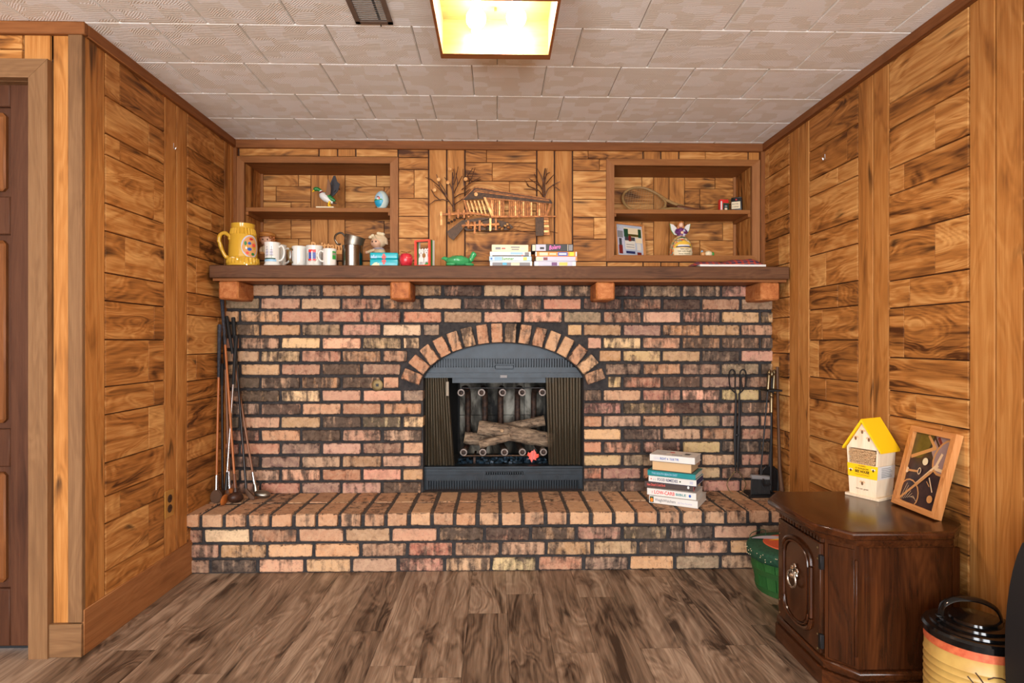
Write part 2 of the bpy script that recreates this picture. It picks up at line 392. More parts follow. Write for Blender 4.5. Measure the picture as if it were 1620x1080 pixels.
# ---- ceiling
ce = struct(obj('ceiling', bb(XF, XR + .05, YF, YB + .3, ZC + .004, ZC + .08), TILEGAP), 'beige fibre tile ceiling with brushed pattern', 'ceiling')
T = .2935; tile_me = {}
def tile(x0, x1, y0, y1):
    k = (round(x1 - x0, 3), round(y1 - y0, 3))
    if k not in tile_me:
        bm = new(); w, d = k[0] / 2 - .0007, k[1] / 2 - .0007; c = .0035
        a = [bm.verts.new((p * w, q * d, .004)) for p, q in ((-1, -1), (1, -1), (1, 1), (-1, 1))]
        b = [bm.verts.new((p * (w - c), q * (d - c), -.002)) for p, q in ((-1, -1), (1, -1), (1, 1), (-1, 1))]
        bm.faces.new(b)
        for j in range(4): bm.faces.new((a[j], a[(j + 1) % 4], b[(j + 1) % 4], b[j]))
        tile_me[k] = mesh_of(bm, 'tile'); tile_me[k].materials.append(TILE)
    inst('tile', tile_me[k], ce, ((x0 + x1) / 2, (y0 + y1) / 2, ZC))
for r in range(-9, 5):
    y0 = 2.10 + r * T; y1 = min(y0 + T, YB)
    xmin = XL if y0 > YR + .2 else XF
    x0 = (-1.172 if r % 2 == 0 else -1.272) - 8 * T
    while x0 < XR:
        a, b = max(x0, xmin), min(x0 + T, XR)
        if b - a > .02: tile(a, b, y0, y1)
        x0 += T
obj('tile_field', bb(XF, XR, YF, 2.10 - 9 * T, ZC - .001, ZC + .004), TILE, ce)

# ---- left wall of the alcove
wl = struct(obj('wall_left', bb(-.10, 0, YR, YB, 0, ZC), WGROOVE, None, (XL, 0, 0)), 'wood board panelling left of the brick fireplace', 'wall')
# local x of a left wall board runs along +y: turned by +90 degrees its face looks to +x
panel(wl, (XL, 0, 0), PI2, [('s', 2.183, 2.232, 0), ('b', 2.232, 2.624, ROWS), ('s', 2.624, 2.72, 0), ('s', 2.72, 2.814, 0), ('b', 2.814, 3.194, ROWS2),
      ('s', 3.194, 3.266, 0), ('s', 3.266, 3.318, 0)], .005, 2.10, 'y')
# ---- right wall
wr = struct(obj('wall_right', bb(0, .10, YF, YB, 0, ZC), WGROOVE, None, (XR, 0, 0)), 'wood board panelling behind the dark end cabinet', 'wall')
segs = []; y = 3.41
for k in range(7):                                        # local x runs along -y
    segs += [('b', -(y - .0), -(y - .388), ROWS2 if k % 2 == 0 else ROWS), ('s', -(y - .388), -(y - .488), 0), ('s', -(y - .488), -(y - .582), 0)]; y -= .582
segs[0] = ('b', -3.316, -3.022, ROWS2)
panel(wr, (XR, 0, 0), -PI2, segs, .005, 2.10, 'y', rng=random.Random(8))
obj('board_field', bb(-.004, 0, YF, y, 0, 2.10), WP['y'], wr)
# ---- upper back wall, pierced by the two shelf recesses
SH = [(-1.346, -.572), (.635, 1.388)]; SZ0, SZ1 = 1.532, 2.018
bm = new()
xs = [XL - .1, SH[0][0] - .012, SH[0][1] + .012, SH[1][0] - .012, SH[1][1] + .012, XR + .1]
for k in range(5):
    if k in (1, 3):
        bb(xs[k], xs[k + 1], 0, .1, 1.30, SZ0 - .02, 0, bm); bb(xs[k], xs[k + 1], 0, .1, SZ1 + .012, ZC, 0, bm)
    else: bb(xs[k], xs[k + 1], 0, .1, 1.30, ZC, 0, bm)
bb(XL - .1, XR + .1, .55, .6, 0, ZC, 0, bm)
wb = struct(obj('wall_back', bm, WGROOVE, None, (0, YB, 0)), 'wood board panelling above the mantel shelf', 'wall')
BR = [1.498, 1.62, 1.738, 1.835, 1.99, 2.054]; BR2 = [1.498, 1.66, 1.77, 1.93, 2.03]
bs = [('b', XL + .03, -.954, BR), ('s', -.954, -.855, 0), ('s', -.855, -.758, 0), ('b', -.758, -.367, BR), ('s', -.367, -.27, 0), ('s', -.27, -.172, 0),
      ('b', -.172, .216, BR2), ('s', .216, .312, 0), ('s', .312, .41, 0), ('b', .41, .795, BR), ('s', .795, .892, 0), ('s', .892, .991, 0), ('b', .991, 1.372, BR), ('s', 1.372, 1.44, 0)]
panel(wb, (0, YB, 0), 0, bs, 1.437, 2.10, 'x', holes=[(-1.392, -.531, 1.496, 2.056), (.597, 1.435, 1.496, 2.050)], rng=random.Random(4))
# ---- door wall on the left, facing the camera
bm = new()
bb(-1.504, XL, 0, .10, 0, ZC, 0, bm); bb(XF, -2.44, 0, .10, 0, ZC, 0, bm); bb(-2.44, -1.504, 0, .10, 2.02, ZC, 0, bm)
wd = struct(obj('wall_left_return', bm, WGROOVE, None, (0, YR, 0)), 'narrow panelled wall around the brown door', 'wall')
panel(wd, (0, YR, 0), 0, [('s', -1.504, -1.447, 0), ('s', -1.60, -1.507, 0), ('b', -2.0, -1.60, [2.05]), ('s', -2.1, -2.0, 0), ('b', -2.44, -2.1, [2.05]), ('b', XF, -2.44, ROWS)], .005, 2.10, 'x', holes=[(-2.44, -1.506, 0, 2.0)])
# ---- walls behind the camera's view
wfl = struct(obj('wall_left_far', bb(XF - .1, XF, YF, YR + .1, 0, ZC), WP['y']))
bm = new()
for a, b in ((XF, -2.45), (-1.05, -.30), (1.10, XR)): bb(a, b, YF - .1, YF, 0, ZC, 0, bm)
for a, b in ((-2.45, -1.05), (-.30, 1.10)): bb(a, b, YF - .1, YF, 0, .08, 0, bm); bb(a, b, YF - .1, YF, 2.07, ZC, 0, bm)
struct(obj('wall_rear', bm, WP['x']))
GLASS = G('window_glass').bsdf((1, 1, 1, 1), .02, 0, Transmission_Weight=1.0, IOR=1.1)
for n, a in ((1, -2.45), (2, -.30)):  # unseen windows, drawn full height for the sake of the light
    bm = new()
    for q in ((a, a + .05, .08, 2.07), (a + 1.35, a + 1.4, .08, 2.07), (a, a + 1.4, .08, .13), (a, a + 1.4, 2.02, 2.07), (a + .68, a + .72, .08, 2.07)): bb(q[0], q[1], YF - .08, YF - .02, q[2], q[3], 0, bm)
    w_ = struct(obj('window_%d' % n, bm, S['white']))
    obj('pane', bb(a + .05, a + 1.35, YF - .055, YF - .05, .13, 2.02), GLASS, w_)

# ---- trims
def trim(n, bm, m, label, name='trim_%d'): return struct(obj(name % n if '%' in name else name, bm, m), label, 'trim')
M0 = 2.098
trim(1, bb(XL, XL + .022, YR, YB - .02, M0, ZC + .001, .003), WT['y'], 'brown ceiling moulding along the left panelled wall')
trim(2, bb(XR - .022, XR, YF, YB - .02, M0, ZC + .001, .003), WT['y'], 'brown ceiling moulding along the right panelled wall')
trim(3, bb(XL, XR, YB - .024, YB, 2.095, ZC + .001, .003), WT['x'], 'brown ceiling moulding above the wall shelves')
trim(4, bb(XF, XL + .022, YR - .022, YR, M0, ZC + .001, .003), WT['x'], 'brown ceiling moulding over the door wall')
trim(5, bb(XL, XL + .026, YB - .022, YB, 1.437, 2.096, .002), WT['z'], 'thin upright corner trim left of the wall shelves')
trim(6, bb(XR - .03, XR, YB - .022, YB, 1.437, 2.096, .002), WT['z'], 'thin upright corner trim right of the wall shelves')
trim(7, bb(-1.445, XL + .012, YR - .018, YR, .115, M0, .002), WCAS['z'], 'upright corner board facing the room beside the door')
trim(8, bb(XL, XL + .012, YR, YR + .063, .155, M0, .002), WST['z'], 'upright corner board on the alcove side of the corner')
struct(obj('baseboard_left', bb(XL, XL + .014, YR - .01, 2.853, 0, .155, .002), WBB), 'wide wooden baseboard below the left panelling', 'baseboard')
struct(obj('baseboard_left_return', bb(-1.515, XL + .012, YR - .022, YR, 0, .112, .002), WCAS['x']), 'short grey baseboard block beside the door casing', 'baseboard')
struct(obj('baseboard_right', bb(XR - .014, XR, YF, 2.853, 0, .14, .002), WBB), 'wooden baseboard behind the end cabinet', 'baseboard')

# ---- door with casing
dr = struct(obj('door_1', bb(-.89, 0, .02, .035, 0, 2.0), WDOOR, None, (-1.569, YR + .03, .012)), 'reddish brown panelled door at the room corner', 'door')
def dpart(n, x0, x1, z0, z1, t, m, bev=.004): return obj(n, bb(x0, x1, .02 - t, .021, z0, z1, bev), m, dr)
for a, b in ((-.115, -.002), (-.888, -.775), (-.50, -.39)): dpart('stile', a, b, .002, 1.995, .018, WDOOR)
for a, b in ((.002, .2), (.62, .75), (1.42, 1.55), (1.86, 1.995)):
    dpart('rail', -.39, -.115, a, b, .0176, WDOOR); dpart('rail', -.775, -.5, a, b, .0176, WDOOR)
for a, b in ((.2, .62), (.75, 1.42), (1.55, 1.86)):
    for q, r in ((-.39, -.115), (-.775, -.5)): dpart('door_panel', q + .02, r - .02, a + .02, b - .02, .008, WDOORP, .012)
dr.scale.x = .822 / .89
for z in (.22, 1.62):
    h = obj('hinge', cyl(new(), (.006, .0, z), (.006, .0, z + .09), .006), S['dark_steel'], dr)
cs = thing('door_casing', 'rough sawn brown casing boards framing the door', 'door frame', (-1.98, YR, 0))
def cas(n, bm, m): o = obj(n, bm, m, cs); return o
bm = prism(new(), [(.476, 0), (.413, 0), (.413, 1.945), (.476, 2.008)], -.03, 0); cas('side_board', bm, WCAS['z'])
bm = prism(new(), [(-.476, 0), (-.413, 0), (-.413, 1.945), (-.476, 2.008)], -.03, 0); cas('side_board', bm, WCAS['z'])
bm = prism(new(), [(-.476, 2.009), (.476, 2.009), (.413, 1.946), (-.413, 1.946)], -.03, 0); cas('head_board', bm, WCAS['x'])
bm = new(); bb(.413, .43, 0, .09, 0, 1.945, 0, bm); bb(-.43, -.413, 0, .09, 0, 1.945, 0, bm); bb(-.43, .43, 0, .09, 1.945, 1.96, 0, bm); cas('jamb', bm, WCAS['z'])

# ================================================================== BRICKWORK
def brick_variants():
    out = []
    for s in range(8):
        q = random.Random(40 + s); bm = new(); bx(bm, (0, 0, 0), (1, 1, 1))
        bmesh.ops.bevel(bm, geom=bm.edges[:], offset=.5, offset_type='PERCENT', segments=1, affect='EDGES') if False else None
        bm.free(); bm = new()
        cx, cy, cz = .022, .03, .085                        # chamfers as a share of length, depth and height
        vs = {}
        for X in (-1, 1):
            for Y in (-1, 1):
                for Z in (-1, 1):
                    j = [q.uniform(.5, 1.5) for _ in range(3)]; k = (cx * j[0], cy * j[1], cz * j[2])
                    o = (q.uniform(-.012, .004), q.uniform(-.01, .005), q.uniform(-.05, .015))
                    P = [X * (.5 + o[0]), Y * (.5 + (o[1] if Y < 0 else 0)), Z * (.5 + o[2])]
                    a = bm.verts.new((P[0], P[1] - Y * k[1], P[2] - Z * k[2])); b = bm.verts.new((P[0] - X * k[0], P[1], P[2] - Z * k[2])); c = bm.verts.new((P[0] - X * k[0], P[1] - Y * k[1], P[2]))
                    vs[(X, Y, Z)] = (a, b, c)
        B = (-1, 1)
        bmesh.ops.convex_hull(bm, input=bm.verts)
        out.append(mesh_of(bm, 'brick')); out[-1].materials.append(BRICK)
    return out
BV = brick_variants()
CLAY = [(186, 140, 110), (194, 150, 116), (178, 128, 99), (200, 160, 124), (186, 144, 118), (164, 117, 92)]
CREAM = [(222, 188, 146), (216, 178, 136)]
GREYB = [(138, 112, 96), (126, 102, 88)]
def brick_color(q, dark=.5):
    r = q.random()
    c = q.choice(CREAM) if r < .10 else q.choice(GREYB) if r < .24 else q.choice(CLAY)
    d = q.random(); a = q.uniform(.80, 1.0) if d < .20 * dark / .5 else q.uniform(.52, .76) if d < .66 else q.uniform(.2, .5)
    l = lin(tuple(v * q.uniform(.93, 1.06) for v in c)); return (l[0], l[1], l[2], a)
qb = random.Random(21)
def brick(parent, x0, x1, y0, y1, z0, z1, dark=.5, rot=(0, 0, 0), jit=.0015):
    me = qb.choice(BV)
    c = Vector(((x0 + x1) / 2 + qb.uniform(-jit, jit), (y0 + y1) / 2 + qb.uniform(-.003, .002), (z0 + z1) / 2 + qb.uniform(-jit, jit) * .6)) - parent.location
    r = (rot[0], rot[1] + qb.uniform(-.006, .006), rot[2] + qb.choice((0, 0, math.pi)) * 0)
    return inst('brick', me, parent, c, (x1 - x0, y1 - y0, z1 - z0), r, brick_color(qb, dark))

YW = 3.21; CX = .036; HO = .422; SPR = .815; EA, EB = .435, .240; OA, OB = .545, .349   # face, arch centre, half opening, spring, inner and outer ellipse
def arch(a, b, n=28, cut=None):
    """points of the arch from left to right"""
    t0 = math.acos(min(1, HO / a)) if cut is None else cut
    return [(CX - a * math.cos(t0 + (math.pi - 2 * t0) * k / n), SPR + b * math.sin(t0 + (math.pi - 2 * t0) * k / n)) for k in range(n + 1)]
bm = new(); ZT = 1.372; HZ = .279
yb0, yb1 = .012, .1105
prism(bm, [(XL, HZ - .01), (CX - HO, HZ - .01), (CX - HO, ZT), (XL, ZT)], yb0, yb1)
prism(bm, [(CX + HO, HZ - .01), (XR, HZ - .01), (XR, ZT), (CX + HO, ZT)], yb0, yb1)
A = arch(EA, EB)
for (a, b), (c, d) in zip(A, A[1:]): prism(bm, [(a, b), (c, d), (c, ZT), (a, ZT)], yb0, yb1)
bmesh.ops.remove_doubles(bm, verts=bm.verts, dist=.0001)
fp = obj('brick_fireplace', bm, MORTAR, None, (0, YW, 0))
tag(fp, 'wall of reclaimed brick with an arched fireplace opening', 'fireplace')
P, BH = .2098, .0555
for i in range(16):
    zt = 1.357 - .0685 * i; zb = zt - BH; j0 = -1.228 if i % 2 == 1 else -1.228 - P / 2
    x = j0 - 2 * P
    while x < XR:
        a, b = x + .0075, x + P - .0075; x += P
        a, b = max(a, XL + .004), min(b, XR - .004)
        if b - a < .025: continue
        zz = zt + .006
        hw = 0
        if zb < SPR + .01: hw = HO
        zlo = max(zb - .004, SPR)
        if zlo < SPR + OB - .010 and zt > SPR: hw = max(hw, OA * math.sqrt(max(0, 1 - ((zlo - SPR) / OB) ** 2)) + .006)
        parts = [(a, b)]
        if hw: parts = [(a, min(b, CX - hw)), (max(a, CX + hw), b)]
        for (p0, p1) in parts:
            if p1 - p0 > .03: brick(fp, p0, p1, YW - .001, YW + .09, zb, zt)
# arch ring of sixteen bricks set on their ends
NA = 16; L = arch((EA + OA) / 2, (EB + OB) / 2, 400, .10); acc = [0]
for p, q in zip(L, L[1:]): acc.append(acc[-1] + math.hypot(q[0] - p[0], q[1] - p[1]))
for k in range(NA):
    s = acc[-1] * (k + .5) / NA; j = min(range(len(acc)), key=lambda t: abs(acc[t] - s)); j = max(1, min(len(L) - 2, j))
    tx, tz = L[j + 1][0] - L[j - 1][0], L[j + 1][1] - L[j - 1][1]
    ang = math.atan2(tz, tx)
    th = acc[-1] / NA - .016
    o = inst('brick', qb.choice(BV), fp, (L[j][0], .040, L[j][1]), (.100, .105, th), (0, -ang + PI2, 0), brick_color(qb, .12))
    l = lin(qb.choice([(192, 150, 112), (184, 138, 104), (200, 160, 120), (178, 128, 96)])); o.color = (l[0], l[1], l[2], qb.uniform(.4, .78))
# hearth
bm = bb(XL + .001, XR - .001, .042, .40, 0, .274); bb(XL + .001, XR - .001, .012, .44, .215, .272, 0, bm)
he = obj('brick_hearth', bm, MORTARH, None, (0, 2.815, 0)); tag(he, 'raised brick hearth with a double row of header bricks on top', 'hearth')
obj('riser_mortar', bb(XL + .001, XR - .001, .034, .045, 0, .216), MORTAR, he)
obj('front_joint_mortar', bb(XL + .001, XR - .001, .010, .02, .216, .266), MORTAR, he)
x = -1.344 - .1046
while x < XR:
    a, b = max(x + .008, XL + .002), min(x + .1046 - .008, XR - .002); x += .1046
    if b - a < .02: continue
    for y0_, y1_ in ((2.813, 3.005), (3.017, 3.212)):
        o = brick(he, a, b, y0_, y1_, .2205, .279, .12)
        l = lin(qb.choice([(190, 150, 116), (180, 138, 106), (200, 158, 120), (172, 130, 100), (188, 140, 104)])); o.color = (l[0], l[1], l[2], qb.uniform(.30, .62) if y0_ < 2.9 else qb.uniform(.35, .68))
for z0, j in ((.143, -1.344), (.073, -1.270), (.003, -1.312)):
    x = j - .2143
    while x < XR:
        a, b = max(x + .007, XL + .003), min(x + .2143 - .007, XR - .003); x += .2143
        if b - a < .02: continue
        o = brick(he, a, b, 2.842, 2.93, z0, z0 + .0585, .5)
# round gas-valve plate on the bricks
vp = obj('valve_plate', lathe(new(), [(.030, 0), (.030, .002), (.027, .004), (.012, .0045), (.011, .003)], 28, RX(90).to_4x4()), S['bronze'], None, onY(597, 609, YW - .001))
tag(vp, 'round bronze gas valve plate set in the brickwork', 'valve plate')
obj('key_hole_shade', bb(-.007, .007, -.0052, -.0035, -.007, .007), S['iron'], vp)  # solid dark square, its colour stands in for the shade of a key hole

# ---- mantel
mt = thing('mantel_shelf', 'dark brown timber mantel beam above the brick fireplace', 'mantel', (0, YW, 1.27))
obj('beam', bb(-1.392, 1.449, -.21, .105, .101, .165, .004), WMAN, mt)
obj('under_board', bb(-1.38, 1.44, -.195, .10, .089, .102), WT['x'], mt)
for a, b in ((345, 383), (617, 649), (943, 973), (1193, 1234)):
    x0, x1 = onY(a, 460, 3.02).x, onY(b, 460, 3.02).x
    if a == 345: x1 = x0 + .096
    if a == 1193: x0 = x1 - .096
    obj('corbel', bb(x0, x1, -.19, .012, 0, .09, .008), WCOR, mt)

# ================================================================== BUILT-IN SHELVES
def shelf(x0, x1, label):
    r = thing('built_in_shelf', label, 'shelf', ((x0 + x1) / 2, YB, SZ0)); w = (x1 - x0) / 2; hh = SZ1 - SZ0; D = .222
    fr = .043
    for s in (-1, 1): obj('frame_stile', prism(new(), [(s * w, 0), (s * (w + fr), -.034), (s * (w + fr), hh + .034), (s * w, hh)], -.02, .004), WSH2, r)
    obj('frame_rail', prism(new(), [(-w, 0), (w, 0), (w + fr, -.034), (-w - fr, -.034)], -.02, .004), WSH, r)
    obj('frame_rail', prism(new(), [(-w, hh), (w, hh), (w + fr, hh + .034), (-w - fr, hh + .034)], -.02, .004), WSH, r)
    obj('bottom_board', bb(-w, w, -.002, D, -.016, 0), WSH, r)
    obj('top_board', bb(-w, w, -.002, D, hh, hh + .012), WSH, r)
    for s in (-1, 1):
        a, b = sorted((s * w, s * (w + .008)))
        for y0, y1 in ((0, .075), (.077, .15), (.152, D)): obj('side_board', bb(a, b, y0, y1, 0, hh), WP['z'], r)
        a, b = sorted((s * w, s * (w - .014))); obj('corner_strip', bb(a, b, D - .014, D, 0, hh), WSH2, r)
        a, b = sorted((s * w, s * (w - .014))); obj('cleat', bb(a, b, .002, D, .212, .229), WSH, r)
    obj('shelf_board', bb(-w + .001, w - .001, .0, D, .229, .252, .0015), WSH, r)
    # back boards
    g = [-w, -w * .27, -w * .02, w * .23, w] if x0 < 0 else [-w, -w * .27, -w * .03, w * .21, w]
    q = random.Random(int(x0 * 100))
    for k in range(4):
        if k in (1, 2): cells = [(g[k], g[k + 1], 0, hh)]
        else:
            cells = []
            zs = [0, .12, .225, .33, .42, hh]
            for c, d in zip(zs, zs[1:]):
                m = g[k] + (g[k + 1] - g[k]) * q.choice((.3, .6, 1, .75))
                cells.append((g[k], m, c, d))
                if m < g[k + 1] - .01: cells.append((m, g[k + 1], c, d))
        for (a, b, c, d) in cells:
            obj('back_board', plank_mesh(b - a - .0022, d - c - .001, .006), WST['z'] if k in (1, 2) else WP['x'], r, (a + .0011, D, c + .0005), smooth=None)
    obj('back_panel', bb(-w, w, D, D + .006, 0, hh), WGROOVE, r)
    return r
WSH2 = wood('shelf_upright_wood', (104, 64, 36), (146, 96, 56), (170, 120, 76), 'z', .6, .8, 12, .1, .4, False)
shelf(*SH[0], 'recessed wood shelf holding the duck and the painted egg')
shelf(*SH[1], 'recessed wood shelf holding the tennis racket and the angel')

# ================================================================== FIREPLACE INSERT
fi = thing('fireplace_insert', 'black metal firebox insert with slotted hood under the brick arch', 'firebox', (CX, 3.27, HZ))
def fz(z): return z - HZ
def hood(z0, z1, y0, y1, grow=.006, n=24):
    """slice of the arched hood between two heights"""
    a, b = EA + grow, EB + grow; pts = []
    def hw(z): return min(a * math.sqrt(max(0, 1 - ((z - SPR) / b) ** 2)), HO + .004)
    top = min(z1, SPR + b - .0005)
    zs = [z0 + (top - z0) * k / n for k in range(n + 1)]
    L = [(-hw(z), fz(z)) for z in zs]; R_ = [(hw(z), fz(z)) for z in zs[::-1]]
    return prism(new(), L + R_, y0, y1), hw
obj('hood_panel', hood(.973, 1.10, 0, .01)[0], BLUEM, fi)
bm, hw = hood(.915, .985, .046, .050); obj('slot_backing', bm, BLACKM, fi)
bm = new(); x = -.37
while x < .37:
    zt_ = min(.974, SPR + EB * math.sqrt(max(0, 1 - ((abs(x) + .0034) / EA) ** 2)))      # bars stop at the arch
    if zt_ > .93: bb(x - .0034, x + .0034, 0, .008, fz(.925), fz(zt_), 0, bm)
    x += .0138
obj('slot_grille', bm, BLUEM, fi)
obj('hood_band', hood(.895, .927, -.002, .01)[0], BLACKM, fi)
obj('hood_lip', hood(.872, .897, -.014, .01)[0], BLUEM, fi)
bm = new(); bb(-.052, .058, -.022, -.012, fz(.940), fz(.946), 0, bm); bb(-.055, -.047, -.03, -.01, fz(.934), fz(.958), 0, bm); bb(-.045, .052, -.02, -.002, fz(.918), fz(.940), .002, bm)
obj('damper_handle', bm, BLACKM, fi)
obj('latch', bb(-.018, .018, -.02, -.012, fz(.872), fz(.886)), S['grey'], fi)
# firebox shell
f0, f1, D = HO + .002, .275, .50
bm = new(); v = [bm.verts.new(q) for q in ((-f0, .015, .10), (-f1, D, .10), (-f1, D, .62), (-f0, .015, .62))]; bm.faces.new(v); obj('firebox_side', bm, SOOT, fi)
bm = new(); v = [bm.verts.new(q) for q in ((f0, .015, .10), (f1, D, .10), (f1, D, .62), (f0, .015, .62))]; bm.faces.new(v); obj('firebox_side', bm, SOOT, fi)
obj('firebox_floor', prism(new(), [(-f0, .015), (f0, .015), (f1, D), (-f1, D)], .08, .10, 'xy'), SOOT, fi)
obj('firebox_top', prism(new(), [(-f0, .015), (f0, .015), (f1, D), (-f1, D)], .60, .62, 'xy'), SOOT, fi)
obj('lintel', bb(-.275, .275, .03, .05, fz(.842), fz(.872)), BLUEM, fi)
g = G('firebrick_sooted'); p = g.n('NewGeometry').outputs['Position']
n = g.noise(g.vm('MULTIPLY', p, (9, 9, 4)), 1, 4, .6, .5)
FIREB = g.bsdf(g.ramp(n, [(.38, (20, 19, 18)), (.50, (84, 80, 72)), (.64, (160, 156, 144))]), .9)
obj('firebox_back', bb(-f1, f1, D, D + .01, .10, .62), SOOT, fi)
for k in range(4):
    for z0, z1 in ((.10, .335), (.337, .56)):
        obj('refractory_panel', bb(-.262 + .1315 * k, -.262 + .1315 * (k + 1) - .002, D - .014, D, z0, z1, .002), FIREB, fi)
# lower louvre panel
bm = new()
bb(-f0, f0, -.006, .01, fz(.325), fz(.356), 0, bm); bb(-f0, f0, -.006, .01, fz(.372), fz(.392), 0, bm)
bb(-f0, -.10, -.006, .01, fz(.355), fz(.373), 0, bm); bb(.105, f0, -.006, .01, fz(.355), fz(.373), 0, bm)
bb(-f0, -f0 + .025, -.006, .01, 0, fz(.326), 0, bm); bb(f0 - .025, f0, -.006, .01, 0, fz(.326), 0, bm)
x = -f0 + .03
while x < f0 - .025: bb(x, x + .0068, -.006, .006, .002, fz(.326), 0, bm); x += .0136
x = -.10
while x < .10: bb(x, x + .006, -.006, .006, fz(.354), fz(.374), 0, bm); x += .0122
obj('louvre_panel', bm, BLACKM, fi); obj('louvre_backing', bb(-f0, f0, .055, .059, 0, fz(.379)), BLACKM, fi)
obj('sill', bb(-f0, f0, -.012, .06, fz(.388), fz(.402), .002), BLACKM, fi)
for s in (-1, 1): obj('slide_slot_shade', bb(*sorted((s * .115, s * .20)), -.009, -.005, fz(.362), fz(.366)), S['iron'], fi)  # dark strips laid on the panel for the shade of slots, nothing is cut
# mesh curtains
g = G('spark_mesh'); p = g.n('NewGeometry').outputs['Position']; sp = g.n('SeparateXYZ', {0: p})
zz = g.math('PINGPONG', g.math('MULTIPLY', sp.outputs[0], 1.0), .004)
w1 = g.math('SINE', g.math('MULTIPLY', g.math('ADD', sp.outputs[2], g.math('MULTIPLY', zz, 1.2)), 1150.0))
col = g.mix(g.mapr(w1, -.2, .6), lin((16, 14, 13)), lin((112, 100, 80)))
m = g.bsdf(col, .45, .6); tr = g.n('BsdfTransparent'); mx = g.n('MixShader', {0: g.mapr(w1, -.75, -.35, .25, 1.0), 1: tr.outputs[0], 2: g.b.outputs[0]})
g.t.links.new(mx.outputs[0], g.out.inputs[0]); MESHM = m
def curtain(xt0, xt1, xb0, xb1, folds):
    bm = new(); n, r = 72, 10; rows = []
    for j in range(r + 1):
        t = j / r; a, b = max(xt0 + (xb0 - xt0) * t, -HO + .003), min(xt1 + (xb1 - xt1) * t, HO - .003); z = fz(.872) + (fz(.402) - fz(.872)) * t
        rows.append([bm.verts.new((a + (b - a) * k / n, .022 + .010 * math.sin(folds * 2 * math.pi * k / n + .6 * t) * (.5 + .5 * t), z)) for k in range(n + 1)])
    for p, q in zip(rows, rows[1:]):
        for k in range(n): bm.faces.new((p[k], p[k + 1], q[k + 1], q[k]))
    return bm
def lx(px, Y): return onY(px, 600, Y).x - CX
obj('mesh_curtain', curtain(lx(670, 3.29), lx(709, 3.29), lx(672, 3.29), lx(719, 3.29), 5), MESHM, fi)
obj('mesh_curtain', curtain(lx(863, 3.29), lx(925, 3.29), lx(868, 3.29), lx(925, 3.29), 6), MESHM, fi)
obj('pull_tab', bb(lx(706, 3.28), lx(710, 3.28), .004, .01, fz(.775), fz(.85)), S['grout_grey'], fi)

# tube grate
tg = thing('tube_grate', 'rusty curved heat tubes forming a grate inside the firebox', 'grate', (CX, 3.40, HZ + .10))
RUST = mottled('rusty_tube', (36, 29, 27), (92, 66, 52), .65, .4, 40, .2); TUBER = mottled('tube_ring', (84, 74, 68), (128, 116, 108), .5, .5, 60, .1)
for a, b, c in zip((730, 762, 795, 825.6, 857.5), (734, 764, 798, 826, 859), (740, 767, 792, 819, 845)):
    xt, xb, xk = lx(a, 3.37), lx(b, 3.37), lx(c, 3.66); oz = -HZ - .10
    zt, zb = .787 + oz, .462 + oz
    o = obj('heat_tube', tube(new(), curve([(xb, -.03, zb), (xb * .97 + xk * .03, .06, zb - .004), ((xb + xk) / 2, .18, zb - .01), (xk, .27, zb + .03), (xk, .29, .24), (xk, .27, zt - .03), ((xt + xk) / 2, .16, zt + .006), (xt, -.03, zt)], 5), .0175, 12), RUST, tg)
    for x, z in ((xt, zt), (xb, zb)):
        obj('tube_mouth', lathe(new(), [(.0195, -.004), (.0195, .036), (.0125, .036), (.0125, .001)], 18, Matrix.Translation((x, -.028, z)) @ RX(90).to_4x4()), TUBER, o)
obj('cross_bar', cyl(new(), (-.225, -.0, .432 - HZ - .10), (.225, -.0, .432 - HZ - .10), .005), S['copper_dark'], tg)
obj('top_bar', cyl(new(), (lx(728, 3.38), .0, .807 - HZ - .10), (lx(862, 3.38), .0, .807 - HZ - .10), .004), S['dark_steel'], tg)
for s in (-1, 1): obj('grate_foot', bb(s * .16 - .006, s * .16 + .006, .0, .2, .0, .045), RUST, tg)
# embers, logs, leaf
em = new(); q = random.Random(2)
for k in range(260):
    x, y = q.uniform(-.25, .25), q.uniform(-.045, .17); s = q.uniform(.008, .022)
    bx(em, (x, y, .004 + q.uniform(0, .03) * (1 - abs(x) / .5)), (s, s * q.uniform(.6, 1.2), s * .7), RZ(q.uniform(0, 180)) @ RX(q.uniform(-30, 30)))
EMB = mottled('charcoal_ember', (14, 18, 24), (58, 84, 104), .35, .3, 45, .3)
eo = obj('ember_bed', em, EMB, None, (CX, 3.39, HZ + .10), smooth=None); eo['kind'] = 'stuff'; tag(eo, 'bed of dark blue grey charcoal chunks under the logs', 'embers')
g = G('log_bark'); p = g.pos(); n1 = g.noise(g.vm('MULTIPLY', p, (16, 60, 60)), 1, 5, .65, .4); n2 = g.noise(p, 22, 3, .6)
BARK = g.bsdf(g.mix(g.mapr(n2, .55, .68), g.ramp(n1, [(.32, (52, 42, 34)), (.5, (126, 106, 86)), (.7, (170, 148, 122))]), lin((70, 56, 44))), .9, 0, g.bump(n1, .9, .004))
CUT = mottled('log_cut_end', (150, 122, 92), (190, 160, 124), .8, 0, 60, .2)
